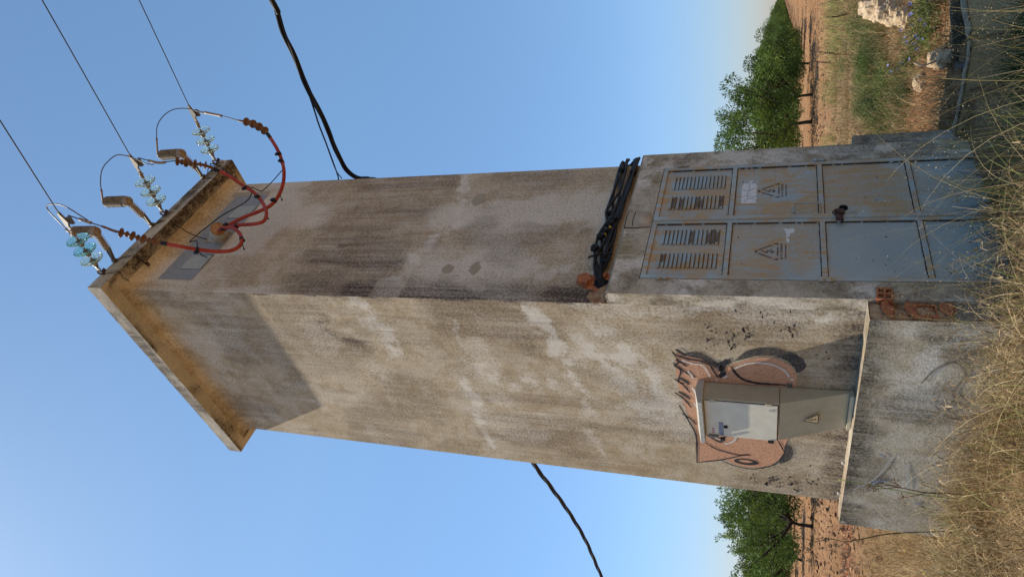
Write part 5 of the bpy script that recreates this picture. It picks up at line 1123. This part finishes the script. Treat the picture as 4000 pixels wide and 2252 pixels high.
# ------------------------------------------------------------------ grasses
def blades(g, x, y, z, h, lean, width, ca, cb, seg=4, heads=0.0, headc=(.42,.33,.18), curl=.5, az=None, spike=1.0):
    """curved tapering blades; optional seed heads made of small spikelets"""
    n = len(x); a = g.uniform(0, 2*math.pi, n) if az is None else az; l = g.uniform(.2, 1, n)*lean; H = h*g.uniform(.55, 1.15, n)
    t = np.linspace(0, 1, seg+1); dx = np.cos(a)[:, None]*l[:, None]*H[:, None]*(t**2)[None]*1.0; dy = np.sin(a)[:, None]*l[:, None]*H[:, None]*(t**2)[None]
    zz = H[:, None]*(t-curl*l[:, None]*t**2.2*.8)[:]
    cx = x[:, None]+dx; cy = y[:, None]+dy; cz = z[:, None]+zz
    wa = g.uniform(0, 2*math.pi, n); wx, wy = np.cos(wa), np.sin(wa); wd = width*g.uniform(.6, 1.3, n)[:, None]*(1-.85*t)[None]
    P = np.stack([np.stack([cx-wx[:, None]*wd, cy-wy[:, None]*wd, cz], -1), np.stack([cx+wx[:, None]*wd, cy+wy[:, None]*wd, cz], -1)], 2)   # n,seg+1,2,3
    V = P.reshape(-1, 3); b = (np.arange(n)*(seg+1)*2)[:, None]+np.arange(seg)[None]*2; F = np.stack([b, b+1, b+3, b+2], -1).reshape(-1, 4)
    tt = g.random((n, 1)); c = np.array(ca)*(1-tt)+np.array(cb)*tt; c = c*g.uniform(.42, 1.4, (n, 1)); Cc = np.repeat(np.concatenate([c, np.ones((n, 1))], 1), seg, 0)
    if heads > 0:
        sel = np.where(g.random(n) < heads)[0]; k = 13; m = len(sel)
        f = g.uniform(.62, 1.0, (m, k)); fi = f*seg; i0 = np.clip(fi.astype(int), 0, seg-1); w_ = fi-i0
        def ip(A): return A[sel][np.arange(m)[:, None], i0]*(1-w_)+A[sel][np.arange(m)[:, None], i0+1]*w_
        p = np.stack([ip(cx), ip(cy), ip(cz)], -1)+g.normal(size=(m, k, 3))*.014*spike
        d = g.normal(size=(m, k, 3)); d[..., 2] += .3; d /= np.linalg.norm(d, axis=-1)[..., None]; e = np.cross(d, g.normal(size=(m, k, 3))); e /= np.linalg.norm(e, axis=-1)[..., None]
        L_ = g.uniform(.008, .015, (m, k, 1))*spike; q = np.stack([p, p+d*L_*.5+e*L_*.13, p+d*L_, p+d*L_*.5-e*L_*.13], 2).reshape(-1, 3)
        Fh = np.arange(len(q)).reshape(-1, 4)+len(V); hc = np.array(headc)*g.uniform(.7, 1.35, (m*k, 1))
        V = np.concatenate([V, q]); F = np.concatenate([F, Fh]); Cc = np.concatenate([Cc, np.concatenate([hc, np.ones((m*k, 1))], 1)])
    return V, F, Cc
def merge(L_):
    V = []; F = []; c = []; n = 0
    for v, f, k in L_: V.append(v); F.append(f+n); c.append(k); n += len(v)
    return np.concatenate(V), np.concatenate(F), np.concatenate(c)
def in_tower(x, y, pad=.0): return (x > -PX-pad) & (x < 2.27+pad) & (y > -P_-.03-pad) & (y < PY1+pad)
def in_chan(x, y): return ((x > 2.15) & (x < 4.4) & (y > -1.08-.33*(x-2.3)) & (y < -.50-.42*(x-2.55)) & (y < -.62+.38*(x-2.3))) | ((x > 2.08) & (x < 2.28) & (y > -1.05) & (y < -.1))
g = np.random.default_rng(21)
def scat(n, x0, x1, y0, y1, cond=None):
    x = g.uniform(x0, x1, n); y = g.uniform(y0, y1, n); k = ~in_tower(x, y) & ~in_chan(x, y)
    if cond is not None: k &= cond(x, y)
    return x[k], y[k], height(x[k], y[k])
def depth(x, y): return (x-CX)*fx+(y-CY)*fy
def latr(x, y): return (x-CX)*math.sin(YAW)-(y-CY)*math.cos(YAW)
DRY = ((.50, .37, .18), (.30, .19, .085)); STR = ((.58, .45, .24), (.40, .28, .13)); GRN = ((.10, .15, .03), (.20, .24, .05)); RED = ((.24, .085, .04), (.38, .17, .08))
L = []
# foreground stand of wild oats between the camera and the tower
fg = lambda x, y: (depth(x, y) > 3.3) & (depth(x, y) < 6.9) & (np.abs(latr(x, y)) < 3.0)
front = lambda x, y: fg(x, y) & ((x < -PX-.02) | (y < -P_-.03)) & (x < 1.25) & (latr(x, y) < 1.35+.5*(fbm(x*2, y*2, 303)-.5))
pat = lambda x, y: sst(.36, .62, fbm(x*2.1+5, y*2.1+5, 299))
def clump(x, y, z):
    k = g.random(len(x)) < (.12+.88*pat(x, y))*(1-.55*sst(-.1, .5, latr(x, y))); return x[k], y[k], z[k]
BRN = ((.40, .27, .12), (.13, .075, .035)); TAN = ((.70, .55, .30), (.44, .30, .14))
x, y, z = clump(*scat(30000, -4.5, 1.3, -4.5, 4.5, lambda x, y: front(x, y) & (depth(x, y) > 3.9))); hh = .22+.34*pat(x, y)
L.append(blades(g, x, y, z, hh, 1.15, .0024, *BRN, seg=5, heads=.06, curl=.75))
x, y, z = clump(*scat(15000, -4.5, 1.3, -4.5, 4.5, front)); L.append(blades(g, x, y, z, .30+.34*pat(x, y), 1.3, .0024, *TAN, seg=6, heads=.18, headc=(.48, .36, .20), curl=.8, spike=.8))
x, y, z = clump(*scat(3400, -4.5, 1.2, -4.5, 3.5, lambda x, y: front(x, y) & (depth(x, y) > 3.8))); L.append(blades(g, x, y, z+.12, .62, 2.4, .0022, (.72, .57, .32), (.30, .18, .08), seg=7, heads=.25, headc=(.45, .34, .2), curl=.9, spike=.8))
x, y, z = clump(*scat(1500, -3.5, 1.2, -3.5, 3.4, lambda x, y: front(x, y) & (depth(x, y) > 3.8) & (depth(x, y) < 6.4))); L.append(blades(g, x, y, z, .98, 1.0, .0021, (.70, .56, .31), (.30, .20, .09), seg=7, heads=.7, headc=(.50, .40, .25), curl=.55, spike=.8))
x, y, z = scat(150, -1.5, 1.3, -2.8, -.5, lambda x, y: fg(x, y) & (y < -.2)); L.append(blades(g, x, y, z, 1.30, .8, .0021, (.50, .40, .17), (.28, .22, .08), seg=8, heads=.95, headc=(.55, .45, .28), curl=.6, spike=.85))
x, y, z = clump(*scat(22000, -4.5, 1.3, -4.5, 4.5, front)); L.append(blades(g, x, y, z+g.uniform(.02, .42, len(x))*pat(x, y), .09, 1.8, .0055, (.62, .47, .26), (.24, .15, .07), seg=2, curl=.8))
# bent, matted straw low down
x, y, z = scat(13000, -4, 1.25, -4.2, 4.2, front); L.append(blades(g, x, y, z+.04, .26, 2.2, .0035, *BRN, seg=5, curl=.9))
V, F, c = merge(L); o = np_mesh('dry_grass', V, F, M_grass, None, fa=c); tag(o, 'tall dry wild grass with seed heads in front of the tower', 'grass', kind='stuff')
L = []
x, y, z = scat(3600, -4.5, 1.3, -4.5, 4.5, lambda x, y: front(x, y) & (fbm(x*1.1, y*1.1, 310) > .5)); L.append(blades(g, x, y, z, .60, .9, .0036, (.17, .21, .05), (.30, .31, .09), seg=6, curl=.55))
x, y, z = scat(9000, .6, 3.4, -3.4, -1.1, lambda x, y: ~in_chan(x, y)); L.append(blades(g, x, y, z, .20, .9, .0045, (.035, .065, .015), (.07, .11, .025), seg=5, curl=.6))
x, y, z = scat(420, .3, 1.75, -3.0, -1.2, lambda x, y: ~in_chan(x, y)); L.append(blades(g, x, y, z, .50, .8, .0022, *STR, seg=6, heads=.7, curl=.5, spike=.8))
V, F, c = merge(L); o = np_mesh('green_grass', V, F, M_grass, None, fa=c); tag(o, 'green grass blades and low shaded weeds mixed into the dry stand', 'grass', kind='stuff')
L = []
lefts = lambda x, y: (latr(x, y) < -1.3) & (depth(x, y) > 6.2) & (depth(x, y) < 11.2)
x, y, z = scat(42000, -6, 1.5, .5, 9, lefts); k = g.random(len(x)) < sst(11.3, 9.0, depth(x, y)+(fbm(x*1.5, y*1.5, 320)-.5)*3); x, y, z = x[k], y[k], z[k]
L.append(blades(g, x, y, z, .20, 1.0, .0036, (.50, .35, .17), (.34, .21, .10), seg=4, heads=.12, curl=.6))
x, y, z = scat(5000, -6, 1.5, .5, 9, lefts); L.append(blades(g, x, y, z, .30, .8, .0026, *STR, seg=4, heads=.5, curl=.5))
x, y, z = scat(5200, -4, 3.5, 5.5, 10, lambda x, y: (latr(x, y) < -1.3) & (np.abs(depth(x, y)-11.9) < .45)); L.append(blades(g, x, y, z, .13, 1.3, .006, (.22, .075, .045), (.34, .15, .085), seg=3, curl=.7))
# bank to the right
bank = lambda x, y: (x > 2.25) & (latr(x, y) > .9) & (depth(x, y) < 16) & (y > -1.5)
x, y, z = scat(60000, 2.2, 16, -2, 8, bank); k = g.random(len(x)) < sst(15.5, 12.5, depth(x, y)+(fbm(x*.9, y*.9, 330)-.5)*4); x, y, z = x[k], y[k], z[k]
L.append(blades(g, x, y, z, .20, 1.1, .0042, (.44, .31, .15), (.24, .14, .065), seg=4, heads=.10, curl=.65))
x, y, z = scat(9000, 2.2, 15, -2, 7, bank); L.append(blades(g, x, y, z, .34, .8, .0032, *STR, seg=4, heads=.45, curl=.5))
x, y, z = scat(30000, 2.2, 12, -1.5, 5, lambda x, y: bank(x, y) & (fbm(x*1.1+4, y*1.1, 340) > .50) & (depth(x, y) < 11)); L.append(blades(g, x, y, z, .15, 1.6, .0035, (.16, .075, .035), (.36, .20, .10), seg=4, curl=.8))
x, y, z = scat(9000, 9, 16, -.5, 5, lambda x, y: bank(x, y) & (depth(x, y) > 9.5)); k = fbm(x*.8, y*.8, 344) > .45; L.append(blades(g, x[k], y[k], z[k], .42, .7, .006, (.50, .42, .16), (.32, .34, .10), seg=4, heads=.2, curl=.4))
gp = lambda x, y: sst(1.5, .5, np.hypot((x-5.6)/1.25, (y-1.05)/.75)+(fbm(x*2.5, y*2.5, 350)-.5)*1.6)
x, y, z = scat(30000, 3.2, 8.5, -.6, 3.2, bank); k = g.random(len(x)) < gp(x, y); x, y, z = x[k], y[k], z[k]
L.append(blades(g, x, y, z, .24, 1.1, .0045, (.075, .115, .028), (.24, .24, .09), seg=4, curl=.6))
V, F, c = merge(L); o = np_mesh('dry_ground_cover', V, F, M_grass, None, fa=c); tag(o, 'low dry weeds and reddish straw on the bank and field edge', 'weeds', kind='stuff')

# ------------------------------------------------------------------ individual plants
def shrub(x, y, r, h, n, ca, cb, size, seed, label, name='green_shrub', wid=.35, stemm=M_stem, cat='shrub'):
    rg = np.random.default_rng(seed); rr = random.Random(seed); z = hz(x, y); root = empty(name, (x, y, z)); tag(root, label, cat)
    m = MB(); cl = []
    for k in range(26):
        a = rr.uniform(0, 6.28); q = rr.uniform(.1, 1)*r; e = Vector((math.cos(a)*q, math.sin(a)*q, h*rr.uniform(.45, 1)*(1-.35*q/r))); pts = curve([(0, 0, -.02), (e.x*.4, e.y*.4, e.z*.6), e], 3); m.tube(pts, [.006*(1-.7*i/len(pts)) for i in range(len(pts))], 5)
        for t in (.55, .8, 1): cl.append((e.x*t, e.y*t, e.z*t, .13*r+.04))
    m.build('stems', stemm, root)
    V, F, c = leaf_cloud(rg, np.array(cl), n, size, ca, cb, wid); V[:, 2] = np.maximum(V[:, 2], 0.0)
    np_mesh('foliage', V, F, M_leaf, root, fa=c); return root
GA, GB = (.075, .125, .028), (.17, .22, .06)
shrub(5.9,.98,.50,.36,4200,GA,GB,.026,41,'largest green bush in the middle of the weedy bank')
shrub(4.85,.72,.36,.28,3000,GA,GB,.024,42,'green bush lower down the bank next to the reddish straw')
shrub(5.35,1.25,.32,.26,2400,(.06,.10,.03),(.12,.17,.05),.024,43,'dark green bush just below the largest bush')
shrub(8.6,2.2,.45,.30,2200,(.11,.15,.04),(.22,.24,.08),.032,44,'pale green bush farther up the bank below the field edge')
shrub(7.4,1.0,.45,.26,2200,(.11,.15,.04),(.22,.24,.08),.03,45,'pale green bush above the limestone outcrop')
shrub(6.1,1.75,.30,.24,1500,GA,GB,.024,46,'small green bush nearest the tower step')
shrub(4.2,.52,.24,.14,1400,(.045,.075,.022),(.09,.13,.035),.02,47,'small dark green bush in the dark hollow above the dead branch')
shrub(3.75,-.72,.34,.26,2300,(.07,.115,.02),(.16,.21,.05),.045,48,'leafy green weed rising behind the channel at the photo edge','leafy_weed',.14)
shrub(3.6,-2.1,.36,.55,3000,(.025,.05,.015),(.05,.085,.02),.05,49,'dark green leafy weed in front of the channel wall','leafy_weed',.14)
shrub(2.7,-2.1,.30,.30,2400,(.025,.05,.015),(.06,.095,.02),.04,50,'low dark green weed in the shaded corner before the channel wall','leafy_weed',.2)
# spiky dark seed stalks on the bank
m_ = None
for i, (x, y, h, l) in enumerate(((7.9,1.75,.5,'dark dry dock stalk leaning out of the largest bush'), (7.8,1.0,.45,'dark dry dock stalk between the bush and the limestone blocks'), (9.6,2.7,.5,'dark dry dock stalk farthest up the bank'))):
    m = MB(); rr = random.Random(i); e = Vector((rr.uniform(-.3, .1), rr.uniform(-.25, -.05), h)); m.tube(curve([(0,0,0), (e.x*.3,e.y*.3,h*.5), e], 4), .005, 5)
    for k in range(9): t = .35+.07*k; b = Vector((e.x*t, e.y*t, h*t)); m.tube([b, b+Vector((rr.uniform(-.05,.05), rr.uniform(-.05,.05), .05+.03*rr.random()))], [.006, .003], 5)
    o = m.build('dock_stalk', M_seam); o.location = (x, y, hz(x, y)); tag(o, l, 'dried plant')
M_chic = simple('chicory_blue', (.27, .27, .62), .7, 0, .2, 40, 0)
def chicory(x, y, h, seed, nfl, label):
    rr = random.Random(seed); z = hz(x, y); root = empty('chicory_plant', (x, y, z)); tag(root, label, 'flowering plant', 'blue flowered chicory plants behind the channel'); m = MB(); fl = []
    for k in range(10):
        a = rr.uniform(0, 6.28); q = rr.uniform(.1, .38); e = Vector((math.cos(a)*q, math.sin(a)*q, h*rr.uniform(.5, 1))); pts = curve([(0, 0, 0), (e.x*.3+rr.uniform(-.03, .03), e.y*.3, e.z*.55), e], 4); m.tube(pts, .0035, 5)
        for t in (3, 5, 7): b = pts[t]; e3 = b+Vector((rr.uniform(-.08, .08), rr.uniform(-.08, .08), .06)); m.tube([b, e3], .002, 4); fl.append(e3)
        fl.append(e)
    m.build('stems', M_stem, root); rr.shuffle(fl)
    for p in fl[:nfl]:
        m = MB(); d = Vector((rr.uniform(-1, .2), rr.uniform(-1, .2), rr.uniform(.1, .8))).normalized(); a = d.orthogonal().normalized(); b = d.cross(a); n = 12; r = rr.uniform(.014, .021)
        for k in range(n):
            t = 2*math.pi*k/n; t2 = t+.38; c0 = a*math.cos(t)+b*math.sin(t); c1 = a*math.cos(t2)+b*math.sin(t2); m.add([p+c0*.003, p+c0*r+d*.004, p+c1*r+d*.004, p+c1*.003], [(0, 1, 2, 3)])
        m.build('flower', M_chic, root, fixn=False)
    rg = np.random.default_rng(seed); cl = np.array([(rr.uniform(-.2, .2), rr.uniform(-.2, .2), rr.uniform(.02, h*.5), .08) for _ in range(10)])
    V, F, c = leaf_cloud(rg, cl, 420, .07, (.07, .12, .025), (.16, .21, .05), .12); V[:, 2] = np.maximum(V[:, 2], 0); np_mesh('foliage', V, F, M_leaf, root, fa=c)
chicory(4.3,.12,.22,61,4,'chicory with a few blue flowers farthest from the channel')
chicory(3.9,-.25,.28,62,7,'chicory with blue flowers in the middle of the group before the limestone outcrop')
chicory(3.5,-.55,.30,63,8,'chicory thick with blue flowers just behind the channel rim')
chicory(3.45,-.82,.30,64,5,'chicory with blue flowers at the photo edge above the channel')
# dead branch stub on the bank
m = MB(); m.tube(curve([(0,0,-.03), (.02,.02,.08), (.0,.05,.2), (.05,.04,.27)], 4), [.013]*6+[.008]*7, 7); m.tube([(.02,.02,.08), (.10,-.03,.13)], .007, 5); m.tube([(0,0,.02), (-.12,-.05,-.02)], .012, 5)
o = m.build('dead_branch', simple('bleached_wood', (.42, .33, .24), .9, 0, .3, 30, .4, .003)); o.location = (3.0,-.45,hz(3.0,-.45)); tag(o, 'bleached dead branch stub standing beside the sunlit limestone', 'branch')
# tall stems on the left
def stemplant(name, pts, r, mat, label, umbels=(), cat='dried plant'):
    root = empty(name, tuple(pts[0])); tag(root, label, cat); o = Vector(pts[0]); P = curve([Vector(p)-o for p in pts], 6)
    m = MB(); m.tube(P, [r*(1-.6*i/len(P)) for i in range(len(P))], 6); rr = random.Random(len(pts)+int(r*1e4))
    for (b, e) in umbels:
        b, e = Vector(b)-o, Vector(e)-o; m.tube([b, b.lerp(e, .5)+Vector((0, 0, -.01)), e], r*.5, 5)
    m.build('stem', mat, root)
    for (b, e) in umbels:
        e = Vector(e)-o; m = MB()
        for k in range(11):
            d = Vector((rr.gauss(0, 1), rr.gauss(0, 1), rr.gauss(.5, 1))).normalized()*rr.uniform(.02, .045); m.tube([e, e+d], .0010, 4); m.lathe([(.002, -.004), (.006, 0), (.002, .004)], e+d, d, 6)
        m.build('seed_head', M_dstem, root)
    return root
stemplant('umbel_plant', [(.05,2.0,-.0), (.01,2.12,.27), (-.04,1.99,.59), (-.05,1.93,.72)][::1], .007, M_dstem, 'dry umbel with brown seed clusters against the plinth') if False else None
stemplant('umbel_plant', [(-.52,1.45,.05), (-.52,1.47,.33), (-.55,1.45,.50), (-.60,1.35,.66), (-.60,1.33,.80)], .0065, M_dstem, 'dry brown forked stem with small seed clusters against the plinth',
          [((-.60,1.35,.66), (-.62,1.28,.84)), ((-.60,1.34,.72), (-.60,1.40,.86)), ((-.55,1.45,.50), (-.56,1.55,.66)), ((-.60,1.33,.78), (-.63,1.32,.92)), ((-.60,1.35,.70), (-.64,1.22,.76))])
stemplant('fennel_stem', [(-.35,2.30,.1), (-.417,2.374,.607), (-.532,2.342,.874), (-.594,2.324,1.019), (-.615,2.273,1.147), (-.670,2.260,1.269), (-.677,2.221,1.351), (-.70,2.20,1.48)], .0055, M_stem, 'thin zigzag green stem rising past the left end of the plinth ledge',
          [((-.594,2.324,1.019), (-.62,2.45,1.12)), ((-.67,2.26,1.269), (-.70,2.36,1.33))], 'wild plant')
stemplant('green_stalk', [(-.50,1.55,.1), (-.50,1.57,.5), (-.46,1.58,.85), (-.44,1.58,1.08), (-.40,1.66,1.12)], .0045, simple('fresh_green_stalk', (.25, .38, .05), .6), 'single bright green stalk crossing the plinth ledge', (), 'wild plant')
# yellow flowers in the dry grass
rr = random.Random(3); m = MB()
x, y, z = scat(130, -5, 1, 1, 8, lefts)
for a, b, c in zip(x, y, z):
    c += rr.uniform(.10, .24); m.tube([(a, b, c-.1), (a, b, c)], .0015, 4); m.lathe([(.002, 0), (.012, .003), (.013, .007), (.003, .009)], (a, b, c), (rr.uniform(-.5, .5), rr.uniform(-.5, .5), 1), 7)
tag(m.build('yellow_flowers', simple('flower_yellow', (.62, .42, .03), .7, 0, .1, 20, 0)), 'tiny yellow flowers scattered in the dry grass past the plinth', 'flowers', kind='stuff')
# snails on the ledge
for (x, y, z, l) in ((-.03,1.93,ZP+.0,'white snail shell on the plinth ledge nearer the cabinet'), (-.03,2.45,ZP+.0,'white snail shell on the plinth ledge near its free end')):
    m = MB(); m.lathe([(.004, -.010), (.012, -.008), (.017, 0), (.012, .010), (.004, .013)], (0, 0, .015), (0.2, 1, .2), 12); m.lathe([(.006, 0), (.009, .004), (.004, .008)], (.0, .012, .012), (0, 1, -.3), 8)
    o = m.build('snail_shell', M_white); o.location = (x, y, z); tag(o, l, 'snail', 'snail shells on the ledge')
# rubber hose half buried at the left corner: grey bent sheet in the grass
m = MB(); P = curve([(-2.75,.2,.28), (-2.45,.75,.40), (-2.1,1.25,.42), (-1.8,1.9,.30)], 8); m.tube(P, .045, 10)
tag(m.build('grey_pipe', simple('grey_plastic_pipe', (.20, .20, .22), .6)), 'grey pipe lying half hidden in the grass at the photo corner', 'pipe')
